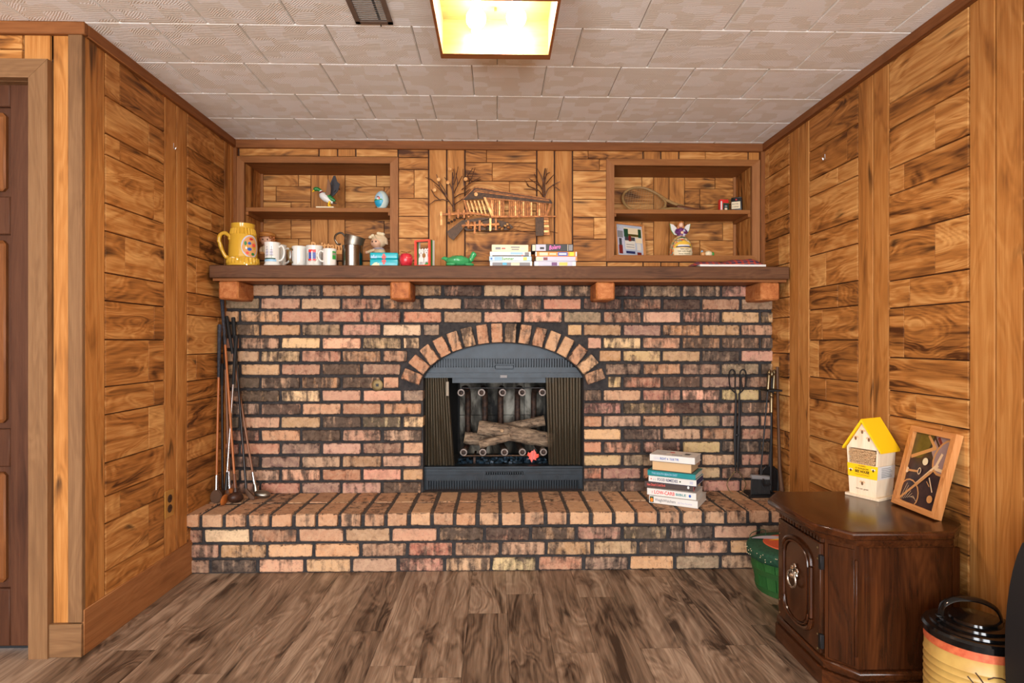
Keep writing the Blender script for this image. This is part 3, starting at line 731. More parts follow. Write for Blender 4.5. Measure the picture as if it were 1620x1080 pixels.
def log(label, pts, rs, knots=()):
    o = thing('log', label, 'log', Vector(pts[0]), group='logs on the grate'); P = [Vector(p) - Vector(pts[0]) for p in pts]
    c = curve(P, 6); rr = []
    for i in range(len(c)): t = i / (len(c) - 1) * (len(rs) - 1); k = min(int(t), len(rs) - 2); rr.append((rs[k] + (rs[k + 1] - rs[k]) * (t - k)) * q.uniform(.95, 1.05))
    bm = tube(new(), c, rr, 14)
    for v in bm.verts: v.co += Vector((q.uniform(-1, 1), q.uniform(-1, 1), q.uniform(-1, 1))) * .0016
    b = obj('bark', bm, BARK, o, smooth=60)
    for a, d, r in ((c[0], c[0] - c[1], rr[0]), (c[-1], c[-1] - c[-2], rr[-1])):
        d.normalize(); obj('cut_end', cyl(new(), a - d * .003, a + d * .0015, r * .93, 14), CUT, o)
    for kp, kr in knots:
        kp = Vector(kp) - Vector(pts[0]); obj('knot', lathe(new(), [(kr, 0), (kr * .8, .006), (kr * .3, .004)], 14, Matrix.Translation(kp) @ RX(90).to_4x4()), CUT, o)
    return o
A_, B_ = onY(757, 676, 3.43), onY(874, 697, 3.43)
log('thickest log lying across the front of the grate with a cut knot', [A_, A_.lerp(B_, .35) + Vector((0, 0, .002)), A_.lerp(B_, .7), B_], [.040, .044, .046, .040], [((onY(794, 681, 3.385)), .011)])
log('slim short log poking forward beneath the thickest log', [onY(759, 703, 3.348), onY(780, 697.5, 3.352), onY(806, 691, 3.36)], [.021, .022, .021])
log('slender log slanting up behind toward the right mesh curtain', [onY(861, 665, 3.495), onY(830, 671, 3.498), onY(792, 677, 3.512)], [.030, .028, .024])
log('stubby log end resting at the left rear of the grate', [onY(735, 692, 3.475), onY(752, 694, 3.480), onY(785, 694, 3.50)], [.034, .036, .034])
lf = [(0, -.034), (.004, -.012), (.022, -.016), (.018, -.008), (.032, .004), (.026, .008), (.029, .020), (.017, .017), (.015, .023), (.006, .013), (.009, .030), (.003, .028), (0, .040)]
lf = lf + [(-a, b) for a, b in lf[-2:0:-1]]
bm = prism(new(), lf, -.0006, .0006)
for v in bm.verts: v.co.y += 9 * v.co.x ** 2
bmesh.ops.triangulate(bm, faces=[f for f in bm.faces if len(f.verts) > 4])
ml = obj('maple_leaf', bm, S['coral'], None, onY(843, 722, 3.325), (-.25, .15, -.1)); tag(ml, 'red maple leaf propped among the embers', 'leaf')
obj('leaf_vein', tube(new(), [(0, -.0018, -.034), (0, -.0012, .03)], .0009, 5), S['maroon'], ml)

# ================================================================== CEILING LAMP, VENT, OUTLET
la = thing('ceiling_lamp', 'square wooden ceiling light box with four bare bulbs', 'lamp', (-.004, 1.885, ZC))
hx, y0, y1, zb, zt = .184, -.185, .190, -.122, -.001
for s in (-1, 1): obj('side_board', bb(*sorted((s * hx, s * (hx - .009))), y0, y1, zb, zt), WBOX, la)
for a, b in ((y0, y0 + .02), (y1 - .036, y1)): obj('end_board', bb(-hx + .009, hx - .009, a, b, zb, zt), WBOX, la)
obj('back_plate', bb(-hx + .009, hx - .009, y0 + .02, y1 - .036, -.008, zt), WT['x'], la)
BULB = G('lit_bulb'); e = BULB.n('Emission', {0: (1, .86, .68, 1), 1: BULB_W / (math.pi * .0125)}); BULB.t.links.new(e.outputs[0], BULB.out.inputs[0])
NECK = plain('bulb_neck', (244, 236, 224), .4)
for px, py, k in ((753, 30, 1), (816.5, 28, 1), (815.5, 60, 1), (753, 66, .72)):
    c = onZ(px, py, ZC - .088) - la.location; r = .030 * k
    b = obj('bulb', lathe(new(), [(r * math.sin(math.pi * t / 12) if t else .001, -r * math.cos(math.pi * t / 12)) for t in range(10)] + [(.0155 * k, r * 1.12)], 24, Matrix.Translation(c)), BULB.m, la)
    obj('bulb_neck', lathe(new(), [(.0155 * k, r * 1.1), (.0135, r * 1.6), (.0135, r * 1.6 + .012)], 20, Matrix.Translation(c)), NECK, b)
    obj('socket', cyl(new(), c + Vector((0, 0, r * 1.55)), (c.x, c.y, -.006), .016, 16), S['white'], b)
obj('centre_screw', cyl(new(), (0.0, .08, -.02), (0, .08, -.006), .004), S['brass'], la)
ve = thing('ceiling_vent', 'brown metal slatted air vent in the tiled ceiling', 'vent', (-.412, 1.93, ZC))
bm = new()
for a in ((-.062, -.046, -.15, .15), (.046, .062, -.15, .15), (-.062, .062, -.15, -.132), (-.062, .062, .132, .15)): bb(a[0], a[1], a[2], a[3], -.008, .002, 0, bm)
obj('frame', bm, S['vent_metal'], ve); obj('duct_sheet', bb(-.046, .046, -.132, .132, -.0015, -.001), S['black'], ve)  # flat black sheet above the slats in place of an open duct
for k in range(22): obj('slat', bx(new(), (0, -.126 + .012 * k, -.0045), (.092, .0095, .0012), RX(28)), S['vent_metal'], ve)
obj('lever', cyl(new(), (.02, .150, -.006), (.02, .158, -.010), .002), S['dark_steel'], ve)
ou = thing('wall_outlet', 'brass coloured electrical outlet on the left panelled wall', 'outlet', (XL + .008, 2.655, .372))
obj('plate', bb(0, .005, -.036, .036, -.058, .058, .002), S['outlet_tan'], ou)
for z in (.021, -.021):
    o = obj('receptacle', lathe(new(), [(.017, 0), (.017, .003), (.015, .004)], 20, Matrix.Translation((.004, 0, z)) @ RY(90).to_4x4()), S['dark_brown'], ou)
    for y in (-.006, .006): obj('slot_shade', bb(.0078, .0086, y - .001, y + .001, z - .004, z + .006), S['hole_black'], o)  # near-black bars, the dark inside the slots is put in as colour
for n_, p_ in (('left', (XL + .0075, 2.697, 1.912)), ('right', onX(1305, 248, XR - .008))):
    o = obj('wall_hook', tube(new(), curve([(0, 0, .012), (0, 0, -.008), (.006 if n_ == 'left' else -.006, 0, -.014), (.010 if n_ == 'left' else -.010, 0, -.006)], 4), .0022, 6), S['steel'], None, p_)
    tag(o, 'small metal picture hook on the %s' % ('stile beside the brown door alcove' if n_ == 'left' else 'boards above the bee house'), 'hook')

# ================================================================== END CABINET
CXC, CYC = 1.215, 2.02
ca = thing('end_cabinet', 'dark walnut end cabinet with clipped corners and a carved door', 'cabinet', (CXC, CYC, 0))
def octo(x0, x1, f, s, c, cb):
    x0 -= CXC; x1 -= CXC
    return [(x0, -f), (x0 + c, -s), (x1 - cb, -s), (x1, -s + cb), (x1, s - cb), (x1 - cb, s), (x0 + c, s), (x0, f)]
def opr(p, z0, z1, bev=0, seg=2):
    bm = prism(new(), p, z0, z1, 'xy')
    if bev: bmesh.ops.bevel(bm, geom=[e for e in bm.edges if abs(e.verts[0].co.z - e.verts[1].co.z) < 1e-6], offset=bev, segments=seg, profile=.6, affect='EDGES')
    return bm
obj('table_top', opr(octo(.970, 1.435, .153, .250, .072, .09), .477, .503, .010, 3), WCAB['y'], ca)
obj('top_moulding', opr(octo(.996, 1.425, .150, .234, .068, .07), .456, .479, .006), WCAB['y'], ca)
obj('body', opr(octo(1.016, 1.42, .146, .216, .064, .05), .07, .458), WCAB['z'], ca)
obj('side_panel', bb(1.098 - CXC, 1.36 - CXC, -.219, -.214, .085, .447), WCABD, ca)
obj('side_panel', bb(1.098 - CXC, 1.36 - CXC, .214, .219, .085, .447), WCABD, ca)
bz = opr(octo(1.000, 1.43, .158, .240, .07, .06), 0, .055, .002); obj('plinth', bz, WCAB['y'], ca)
obj('plinth_moulding', opr(octo(1.004, 1.428, .156, .236, .069, .06), .055, .084, .010, 3), WCAB['y'], ca)
# clipped corner boards with a slim raised strip
for s in (-1, 1):
    a, b = Vector((1.016 - CXC, s * .146, 0)), Vector((1.080 - CXC, s * .216, 0)); d = (b - a).normalized(); n = Vector((-abs(d.y), s * abs(d.x), 0)); n.normalize()
    ang = math.atan2(d.y, d.x)
    obj('corner_board', bx(new(), (a + b) / 2 + Vector((0, 0, .265)) + n * .002, ((b - a).length - .02, .006, .35), RZ(math.degrees(ang)), .002), WCAB['z'], ca)
    obj('corner_strip', bx(new(), b - d * .006 + Vector((0, 0, .265)) + n * .004, (.010, .008, .29), RZ(math.degrees(ang)), .003), WCAB['z'], ca)
    obj('post', bb(1.362 - CXC, 1.384 - CXC, *sorted((s * .21, s * .221)), .085, .447), WCAB['z'], ca)
FX = 1.016 - CXC
for k in range(15): obj('dentil', bb(FX - .010, FX, -.142 + .0195 * k, -.132 + .0195 * k, .440, .452), WCAB['y'], ca)
do = obj('door', bb(FX - .014, FX + .001, -.140, .140, .092, .436, .003), WCAB['z'], ca)
pts = lambda t: None
def archy(r, z, up=1, n=14): return [(FX - .016, -r * math.cos(math.pi * k / n), z + up * (.055 * math.sin(math.pi * k / n) ** .8)) for k in range(n + 1)]
obj('recess_panel', prism(new(), [(p[1], p[2]) for p in archy(.088, .345)] + [(p[1], p[2]) for p in archy(.088, .185, -1)][::-1], FX - .0155, FX - .012, 'yz'), WCABD, do)
obj('raised_panel', prism(new(), [(p[1], p[2]) for p in archy(.066, .335)] + [(p[1], p[2]) for p in archy(.066, .195, -1)][::-1], FX - .019, FX - .012, 'yz'), WCAB['z'], do)
for z, u in ((.350, 1), (.180, -1)):
    obj('arch_moulding', tube(new(), archy(.092, z, u), .0075, 8), WCAB['y'], do); obj('arch_bead', tube(new(), [(p[0] - .004, p[1] * .92, p[2] - u * .010) for p in archy(.086, z, u)], .0035, 6), WCAB['y'], do)
for y in (-.092, .092): obj('side_moulding', tube(new(), [(FX - .016, y, .185), (FX - .016, y, .345)], .0065, 8), WCAB['z'], do)
for y in (-.128, .128):
    for z in (.105, .15, .385, .42): obj('nail_head', ell(new(), (FX - .0145, y, z), (.002, .0035, .0035), None, 10, 6), S['bronze'], do)
for z in (.135, .38):
    obj('hinge', bb(FX - .018, FX - .005, -.152, -.138, z - .022, z + .022, .002), S['iron'], ca)
hp = obj('pull', lathe(new(), [(.006, 0), (.016, .003), (.012, .010), (.007, .018), (.003, .022)], 18, Matrix.Translation((FX - .019, .0, .285)) @ RY(-90).to_4x4()), S['chrome'], do)
obj('pull_ring', tube(new(), [(FX - .034, .028 * math.sin(a), .272 - .026 * math.cos(a) * 1.0) for a in [2 * math.pi * k / 20 for k in range(21)]], .0042, 8), S['chrome'], do)
bm = new()
for a in range(3): ell(bm, (FX - .024, .016 * (a - 1), .302 + (.012 if a == 1 else 0)), (.005, .009, .011), None, 10, 8)
obj('pull_plate', bm, S['chrome'], do)

# ================================================================== BASKET, TIN, BAG
BC = Vector((1.268, 2.60, 0)); ba = thing('bushel_basket', 'green painted wooden stave basket with decorated lid behind the cabinet', 'basket', BC)
GREENW = wood('green_painted_wood', (34, 82, 40), (50, 108, 54), (68, 126, 66), 'z', .6, 1, 10, .12, .5, False)
NS = 22
bm = prism(new(), [(-.0185, .0), (.0185, .0), (.0235, .165), (-.0235, .165)], -.003, .003); st = mesh_of(bm, 'stave'); st.materials.append(GREENW)
for k in range(NS):
    a = 2 * math.pi * k / NS; r = .1405
    inst('stave', st, ba, (r * math.cos(a), r * math.sin(a), 0), (1, 1, 1), (math.atan2(.030, .165), 0, a + PI2) if False else (0, 0, a + PI2)).rotation_euler = Matrix.Rotation(a + PI2, 3, 'Z').to_quaternion().to_matrix().__matmul__(Matrix.Rotation(math.atan2(.030, .165), 3, 'X')).to_euler()
def hoop(z0, z1): return lathe(new(), [(.1425 + z0 * .182, z0), (.148 + z0 * .182, z0 + .002), (.148 + z1 * .182, z1 - .002), (.1425 + z1 * .182, z1)], 40)
for z0, z1 in ((.004, .026), (.078, .104)): obj('hoop', hoop(z0, z1), S['basket_green'], ba)
obj('base_disc', cyl(new(), (0, 0, .002), (0, 0, .008), .139, 30), GREENW, ba)
LIDF = mottled('lid_fabric', (20, 62, 46), (36, 90, 64), .7, 0, 90, .2)
lid = obj('lid', lathe(new(), [(.176, .140), (.184, .150), (.186, .176), (.182, .186), (.168, .194), (.02, .198)], 44, None, lambda r, z, a: r * (1 + .012 * math.sin(11 * a) if z < .16 else 1)), LIDF, ba)
obj('motif_disc', lathe(new(), [(.118, .1955), (.114, .1995), (.02, .2005)], 40), S['terracotta'], lid)
def lpoly(n, pts, m, z): 
    bm = prism(new(), pts, z, z + .001, 'xy'); return obj(n, bm, m, lid)
lpoly('motif_sky', [(-.07 + .105 * math.cos(t) * .95, .02 + .075 * math.sin(t)) for t in [math.pi * (.25 + .06 * k) for k in range(10)]] + [(-.07, .055), (-.03, .045)], S['lilac'], .2008)
lpoly('motif_band', [(-.085, .035), (-.04, .05), (.02, .055), (.02, .04), (-.04, .036)], S['yellow'], .2016)
lpoly('motif_bird', [(-.05, -.005), (-.015, .02), (.04, .02), (.06, -.02), (.03, -.06), (.0, -.07), (-.005, -.03)], S['cream'], .2016)
lpoly('motif_wing', [(-.01, .005), (.03, .01), (.045, -.02), (.02, -.04)], S['dark_grey'], .2024)
lpoly('motif_leaf', [(-.062, -.085), (-.03, -.07), (-.012, -.085), (-.02, -.108), (-.05, -.11)], S['leafgreen'], .2016)
bm = new(); q = random.Random(9)
for k in range(46):
    a = q.uniform(math.pi * .75, math.pi * 1.75); z = q.uniform(.150, .180); ell(bm, (.1868 * math.cos(a), .1868 * math.sin(a), z), (.0022, .0022, .0022), None, 6, 4)
obj('fabric_flecks', bm, S['cream'], lid)
bow = new(); ell(bow, (-.02, -.158, .192), (.035, .010, .012), RZ(-10)); ell(bow, (-.075, -.150, .186), (.03, .009, .012), RZ(-25)); obj('ribbon', bow, S['lid_green'], lid)
obj('wire_handle', tube(new(), curve([(-.155, .06, .18), (-.157, .064, .215), (-.12, .09, .224), (-.075, .10, .225), (-.074, .10, .19)], 5), .0018, 6), S['dark_green'], ba)

tn = thing('popcorn_tin', 'round mustard yellow storage tin with a ribbed black lid', 'tin', (1.272, 1.60, 0))
R0 = .114
prof = [(R0 - .004, 0), (R0, .003)]
for k in range(12): z = .02 + .0185 * k; prof += [(R0, z), (R0 + .0022, z + .004), (R0, z + .008)]
prof += [(R0, .262)]
CANY = mottled('can_yellow_paint', (176, 138, 70), (202, 166, 92), .42, 0, 14, .02)
CANT = mottled('can_terracotta_paint', (188, 80, 48), (214, 116, 74), .5, 0, 70, .05)
obj('can', lathe(new(), prof, 48), CANY, tn)
obj('painted_band', lathe(new(), [(R0 - .002, .260), (R0 + .0012, .261), (R0 + .0012, .287), (R0 - .002, .288)], 48), CANT, tn)
lid = obj('lid', lathe(new(), [(R0 - .002, .284), (R0 + .005, .284), (R0 + .006, .300), (R0 + .001, .306), (R0 - .012, .308), (R0 - .014, .314), (R0 - .032, .316), (R0 - .034, .322), (R0 - .054, .324), (R0 - .056, .330), (R0 - .078, .332), (.004, .338)], 48), S['black_gloss'], tn)
obj('handle', tube(new(), curve([(-.072, .03, .322), (-.066, .028, .352), (-.035, .018, .372), (.01, .0, .374), (.045, -.016, .356), (.056, -.024, .322)], 5), .011, 10, (1, .3)), S['black_gloss'], lid)
for p in ((-.072, .03, .322), (.060, -.026, .321)): obj('rivet_plate', bx(new(), p, (.022, .016, .004), RZ(-20), .001), S['black_gloss'], lid)
def vine(pts): obj('painted_vine', tube(new(), [Vector((math.cos(math.radians(a)) * (R0 + .0022), math.sin(math.radians(a)) * (R0 + .0022), z)) for a, z in pts], .0016, 5), S['dark_brown'], tn)
vine([(-128, .232), (-124, .222), (-120, .21), (-115, .18)]); vine([(-116, .222), (-110, .229), (-102, .229), (-95, .222), (-90, .20), (-88, .17)]); vine([(-84, .228), (-88, .21), (-90, .19)]); vine([(-136, .218), (-128, .2), (-120, .18)])

bg = thing('black_bag', 'black padded nylon bag with a floral lining panel by the right wall', 'bag', (1.342, 1.385, 0))
def rounded(w, h, e=2.6, n=40): return [(w * math.copysign(abs(math.cos(t)) ** (2 / e), math.cos(t)), h / 2 + h / 2 * math.copysign(abs(math.sin(t)) ** (2 / e), math.sin(t))) for t in [2 * math.pi * k / n for k in range(n)]]
bm = prism(new(), rounded(.112, .63, 2.2), 0, .07); bmesh.ops.bevel(bm, geom=[e for e in bm.edges if abs(e.verts[0].co.y - e.verts[1].co.y) < 1e-6], offset=.020, segments=3, profile=.5, affect='EDGES')
obj('shell', bm, S['nylon'], bg)
o = rounded(.103, .60, 2.2); obj('piping', tube(new(), [(a, .004, b + .012) for a, b in o + o[:1]], .010, 8), S['rubber'], bg)
o = rounded(.093, .56, 2.2); obj('zip', tube(new(), [(a, -.001, b + .03) for a, b in o + o[:1]], .005, 6), S['dark_grey'], bg)
FLOR = mottled('floral_fabric', (120, 84, 72), (206, 178, 160), .85, 0, 34, .1)
obj('lining_panel', prism(new(), rounded(.088, .20), -.004, .004), FLOR, bg, (0, 0, .30))

# ================================================================== BEE HOUSE AND LEANING PICTURE
ZT_ = .503
bh = thing('bee_house', 'wooden bee house with a bright yellow roof on the end cabinet', 'bee house', (1.356, 2.19, ZT_), (0, 0, math.radians(-62.6)))
obj('foot_board', bb(-.062, .062, -.058, .058, 0, .010, .001), WPINE, bh)
def tap(z): return .048 + (.058 - .048) * (z - .01) / .165            # half width grows upward
dz = .052
bm = new(); lo = [(-tap(.01), -dz), (tap(.01), -dz), (tap(.01), dz), (-tap(.01), dz)]; hi = [(-.058, -dz), (.058, -dz), (.058, dz), (-.058, dz)]
def frustum(z0, z1, y0=-dz, y1=dz):
    bm = new(); a = [bm.verts.new(p) for p in ((-tap(z0), y0, z0), (tap(z0), y0, z0), (tap(z0), y1, z0), (-tap(z0), y1, z0))]
    b = [bm.verts.new(p) for p in ((-tap(z1), y0, z1), (tap(z1), y0, z1), (tap(z1), y1, z1), (-tap(z1), y1, z1))]
    bm.faces.new(a[::-1]); bm.faces.new(b)
    for k in range(4): bm.faces.new((a[k], a[(k + 1) % 4], b[(k + 1) % 4], b[k]))
    return bm
obj('lower_body', frustum(.010, .120), WPINE, bh)
obj('chamber_back', bb(-.044, .044, -dz + .03, dz - .003, .119, .178), WPINE, bh)
for s in (-1, 1): obj('side_wall', prism(new(), [(s * tap(.119), .119), (s * (tap(.119) - .007), .119), (s * (tap(.18) - .007), .18), (s * tap(.18), .18)], -dz, dz), WPINE, bh)
obj('gable_front', prism(new(), [(-.058, .176), (.058, .176), (.0, .268)], -dz, -dz + .012), WPINE, bh)
obj('gable_back', prism(new(), [(-.058, .176), (.058, .176), (.0, .268)], dz - .012, dz), WPINE, bh)
for s in (-1, 1):
    obj('roof_board', prism(new(), [(0, .272), (s * .070, .168), (s * .070, .176), (0, .283)] if s > 0 else [(0, .272), (-.070, .168), (-.070, .176), (0, .283)], -dz - .008, dz + .006), S['yellow'], bh)
q = random.Random(6); tb = new(); lathe(tb, [(.0043, 0), (.0043, .03), (.0034, .03), (.0034, .002)], 10, RX(90).to_4x4()); tbm = mesh_of(tb, 'bamboo_tube', 38); tbm.materials.append(S['bamboo'])
for r in range(6):
    for c in range(11):
        x = -.046 + .0092 * c + (.0046 if r % 2 else 0) + q.uniform(-.0012, .0012); z = .1245 + .0086 * r + q.uniform(-.001, .001)
        if abs(x) > tap(z) - .0115: continue
        inst('bamboo_tube', tbm, bh, (x, -dz + .028 + q.uniform(-.004, .002), z), (q.uniform(.8, 1.05),) * 2 + (1,) if False else (q.uniform(.8, 1.02), 1, q.uniform(.8, 1.02)))
wrp = obj('paper_sleeve', frustum(.072, .119, -dz - .0008, dz + .0008), S['yellow'], bh)
for v in wrp.data.vertices: v.co.x *= 1.02
bm = new(); f = bm.faces.new([bm.verts.new(p) for p in ((tap(.072) * 1.02 + .0004, -dz, .072), (tap(.072) * 1.02 + .0004, dz, .072), (tap(.119) * 1.02 + .0004, dz, .119), (tap(.119) * 1.02 + .0004, -dz, .119))])
obj('side_label', bm, S['white'], wrp)
for k in range(6): obj('label_line', bb(tap(.09) * 1.02 + .0006, tap(.09) * 1.02 + .003, -.03, .03 - .004 * (k % 3), .080 + .006 * k, .0815 + .006 * k), S['grey'], wrp)
yy = -dz - .0014
text('lettering', 'BEE HOUSE', .0125, S['dark_brown'], wrp, (-.026, yy, .0895), (PI2, 0, 0), .052, .0002, .0004)
text('lettering', '12" BUNGALOW', .0085, S['dark_brown'], wrp, (-.025, yy, .1015), (PI2, 0, 0), .048)
text('lettering', 'NURBELL', .0055, S['brown'], wrp, (-.014, yy, .1115), (PI2, 0, 0), .028)
for k in (0, 1): obj('fine_print', bb(-.028 + .004 * k, .028 - .004 * k, yy - .0002, yy, .0835 - .0035 * k, .0843 - .0035 * k), S['brown'], wrp)
def bee(x, z, m, mw, par, s=1):
    flat_art('bee_print', [(mw, disc(x - .003 * s, z + .003 * s, .0028 * s, .0018 * s, 10, .6)), (mw, disc(x + .003 * s, z + .003 * s, .0028 * s, .0018 * s, 10, -.6)), (m, disc(x, z, .0022 * s, .0036 * s, 10))], par, (0, yy if par is wrp else -dz - .0006, 0))
bee(-.042, .093, S['dark_brown'], S['white'], wrp, 1.4); bee(.040, .103, S['dark_brown'], S['white'], wrp, 1.4)
for x, z in ((0, .236), (-.024, .211), (.024, .211), (0, .052)): bee(x, z, S['burnt'], S['bamboo'], bh, 1.9)
text('lettering', 'bee our guest', .008, S['burnt'], bh, (-.022, -dz - .0008, .030), (PI2, 0, 0), .044)

# picture leaning on the wall: local x along its width, local z up the face, facing local -y
bl, br = onZ(1418.5, 796, ZT_), onZ(1489, 824, ZT_)
bl.x = br.x = 1.376
tl = onX(1459, 680, 1.446)
ex = (br - bl).normalized(); up = Vector((1.447, bl.y, .768)) - bl; up = (up - ex * up.dot(ex)); PHt = up.length; up.normalize(); nrm = ex.cross(up)
Mx = Matrix((ex, -nrm * -1 if False else (nrm * -1), up)).transposed()
if Mx.determinant() < 0: Mx = Matrix((ex, nrm, up)).transposed()
PWd = (br - bl).length
# shear seen in the photo is plain perspective plus a slight clockwise tilt of the frame
pf = thing('leaning_picture', 'oak framed sports still life print leaning on the end cabinet', 'picture', bl + Vector((-.003, 0, .0034)), Mx.to_euler())
fw = .019
def fr_board(poly, m): return obj('frame_board', prism(new(), poly, -.010, .014), m, pf)
w_, h_ = PWd, PHt
fr_board([(0, 0), (w_, 0), (w_ - fw, fw), (fw, fw)], WOAK['y']); fr_board([(0, h_), (w_, h_), (w_ - fw, h_ - fw), (fw, h_ - fw)], WOAK['y'])
fr_board([(0, 0), (fw, fw), (fw, h_ - fw), (0, h_)], WOAK['z']); fr_board([(w_, 0), (w_ - fw, fw), (w_ - fw, h_ - fw), (w_, h_)], WOAK['z'])
obj('backing', bb(.005, w_ - .005, .004, .012, .005, h_ - .005), S['brown'], pf)
PDK = mottled('print_dark', (34, 22, 30), (70, 48, 44), .3, 0, 22, 0); POL = mottled('print_olive', (74, 62, 26), (104, 88, 40), .3, 0, 30, 0); PTAN = plain('print_tan', (196, 140, 84), .3); PPALE = plain('print_pale', (226, 196, 156), .3); PLAV = plain('print_lavender', (150, 124, 122), .3)
def pt(a, b): return (fw + a * (w_ - 2 * fw), fw + b * (h_ - 2 * fw))
def pb(a, b, c, d, w): p, q_ = pt(a, b), pt(c, d); return band(p[0], p[1], q_[0], q_[1], w)
def pd(a, b, r, r2=None, rot=0): p = pt(a, b); return disc(p[0], p[1], r, r2, 18, rot)
ly = [(PDK, rect(fw, w_ - fw, fw, h_ - fw)), (POL, [pt(*p) for p in ((0, 1), (.5, 1), (.42, .75), (.3, .66), (0, .62))]), (PLAV, [pt(*p) for p in ((.55, 1), (1, 1), (1, .62), (.7, .6), (.5, .8))]),
      (PTAN, pb(.02, .64, .62, .84, .012)), (PTAN, pb(.36, 1, .62, .82, .012)), (S['maroon'], pb(.62, .99, .98, .72, .012)), (S['dark_brown'], pb(.52, .99, .92, .7, .008)),
      (PTAN, pd(.92, .74, .050, .066, -.5)), (PLAV, pd(.92, .74, .043, .058, -.5)), (PPALE, pb(.0, .02, .78, .62, .014)), (PTAN, pb(.1, .06, .72, .55, .006)), (PPALE, pb(.72, .56, .98, .55, .010)), (PPALE, pb(.72, .56, .82, .78, .010)),
      (PTAN, pd(.22, .12, .046, .052, .7)), (PDK, pd(.22, .12, .041, .047, .7))]
for k in range(8): ly.append((PPALE, pb(.02 + .05 * k, .0 + .015 * k, .12 + .05 * k, .26 - .03 * k, .0012)))
ly += [(PTAN, pb(.0, .02, .66, .50, .010)), (S['cream'], pd(.45, .62, .0125)), (PPALE, pd(.02, .44, .010)), (PTAN, pb(.05, .44, .32, .46, .007)), (PPALE, pd(.36, .47, .008, .012)), (PDK, pd(.36, .47, .005, .009)), (PTAN, pd(.80, .14, .0125)),
       (PPALE, pb(.66, .42, .82, .24, .004)), (PTAN, pb(.62, .36, .72, .30, .003))]
ly = [(m, [(min(max(a, fw), w_ - fw), min(max(b, fw), h_ - fw)) for a, b in P]) for m, P in ly]
flat_art('print', ly, pf, step=.00012, y0=.003)

# ================================================================== BOOKS ON THE HEARTH
def book(label, o, rz, L, D, T, cover, z, group, pages=None, spine=True, txt=(), hard=.0018, name='book'):
    """local x along the spine, y away from the spine, z up; the spine faces -y"""
    b = thing(name, label, 'book', (o[0], o[1], z), (0, 0, rz), group)
    c = new(); h = hard
    bb(0, L, 0, D, 0, h, 0, c); bb(0, L, 0, D, T - h, T, 0, c)
    if spine: bb(0, L, 0, h, 0, T, 0, c)
    else: bb(0, L, D - h, D, 0, T, 0, c)
    cv = obj('cover', c, cover, b); i = .003
    obj('pages', bb(i, L - i, h if spine else .002, D - (.003 if spine else h), h, T - h), pages or S['paper'], b)
    for (s, size, x, zz, m, wd) in txt: text('lettering', s, size, m, cv, (x, -.0006, zz), (PI2, 0, 0), wd, .0002, .0003)
    return b, cv
o0 = onZ(1027, 794.6, HZ); o1 = onZ(1105, 804.7, HZ); RZB = math.atan2(o1.y - o0.y, o1.x - o0.x); LB = (o1 - o0).length
GB = 'books stacked on the brick hearth'; z = HZ
def along(t, n=0): d = (o1 - o0).normalized(); return o0 + d * t + Vector((-d.y, d.x, 0)) * n
b, cv = book('white diet cookbook at the bottom of the hearth book stack', along(0), RZB, .232, .20, .036, S['white'], z, GB, txt=(('WeightWatchers', .019, .028, .012, S['grey'], .10), ('All-Time Favorites', .012, .138, .012, S['lilac'], .068)))
flat_art('spine_picture', [(S['dark_green'], rect(.003, .022, .004, .032)), (S['orange'], disc(.0125, .015, .0075, .010))], cv, (0, -.0006, 0)); z += .0365
b, cv = book('white low carb diet book with red spine lettering', along(-.012, .006), RZB + .01, .235, .16, .033, S['white'], z, GB, txt=(('LOW-CARB', .024, .036, .009, S['bright_red'], .098), ('BIBLE', .016, .140, .011, S['teal_dark'], .048)))
text('lettering', 'THE', .007, S['red'], cv, (.028, -.0006, .008), (PI2, -PI2, 0)); flat_art('spine_mark', [(S['blue'], disc(.206, .016, .006, .007))], cv, (0, -.0006, 0)); z += .0335
b, cv = book('black cookbook with orange lettering jutting from the stack', along(-.026, .012), RZB + .03, .232, .205, .031, S['dark_brown'], z, GB, S['lilac'], txt=(('New Dieter\'s Cook Book', .017, .012, .010, S['coral'], .088),))
obj('cover_edge', bb(.232, .2328, 0, .205, 0, .002), S['coral'], cv); obj('cover_edge', bb(.232, .2328, 0, .205, .029, .031), S['coral'], cv); obj('cover_edge', bb(.2305, .2328, 0, .006, 0, .031), S['coral'], cv)
flat_art('spine_mark', [(S['white'], disc(.207, .015, .005, .007))], cv, (0, -.0006, 0)); b.rotation_euler.z += .10; z += .0315
b, cv = book('white food remedies book with navy edges', along(-.004, .004), RZB, .229, .165, .031, S['white'], z, GB, S['navy'], txt=(('FOOD REMEDIES', .019, .044, .009, S['navy'], .098), (':: ::', .014, .022, .010, S['grey'], .014)))
flat_art('spine_mark', [(S['red'], disc(.013, .015, .003)), (S['dark_green'], disc(.153, .015, .004)), (S['lilac'], rect(.198, .214, .008, .022))], cv, (0, -.0006, 0))
obj('cover_edge', bb(0, .229, -.0004, .165, -.0002, .0016), S['navy'], cv); z += .0315
b, cv = book('shiny teal hardback diet book', along(-.008, .0), RZB, .230, .16, .026, S['teal_dark'], z, GB, txt=(('THE SOUTH BEACH DIET', .014, .020, .008, S['lightblue'], .125),)); z += .0265
b, cv = book('thick tan book with its page edges turned forward', along(.010, .010), RZB, .192, .14, .044, S['brown'], z, GB, S['page_tan'], spine=False); z += .0445
b, cv = book('white cookbook with blue lettering on top of the stack', along(.002, .004), RZB, .216, .135, .033, S['white'], z, GB, txt=(('COOK', .016, .020, .010, S['lilac'], .026), ('RIGHT 4', .016, .050, .010, S['blue'], .040), ('YOUR TYPE', .016, .096, .010, S['blue'], .044)))
bm = new()
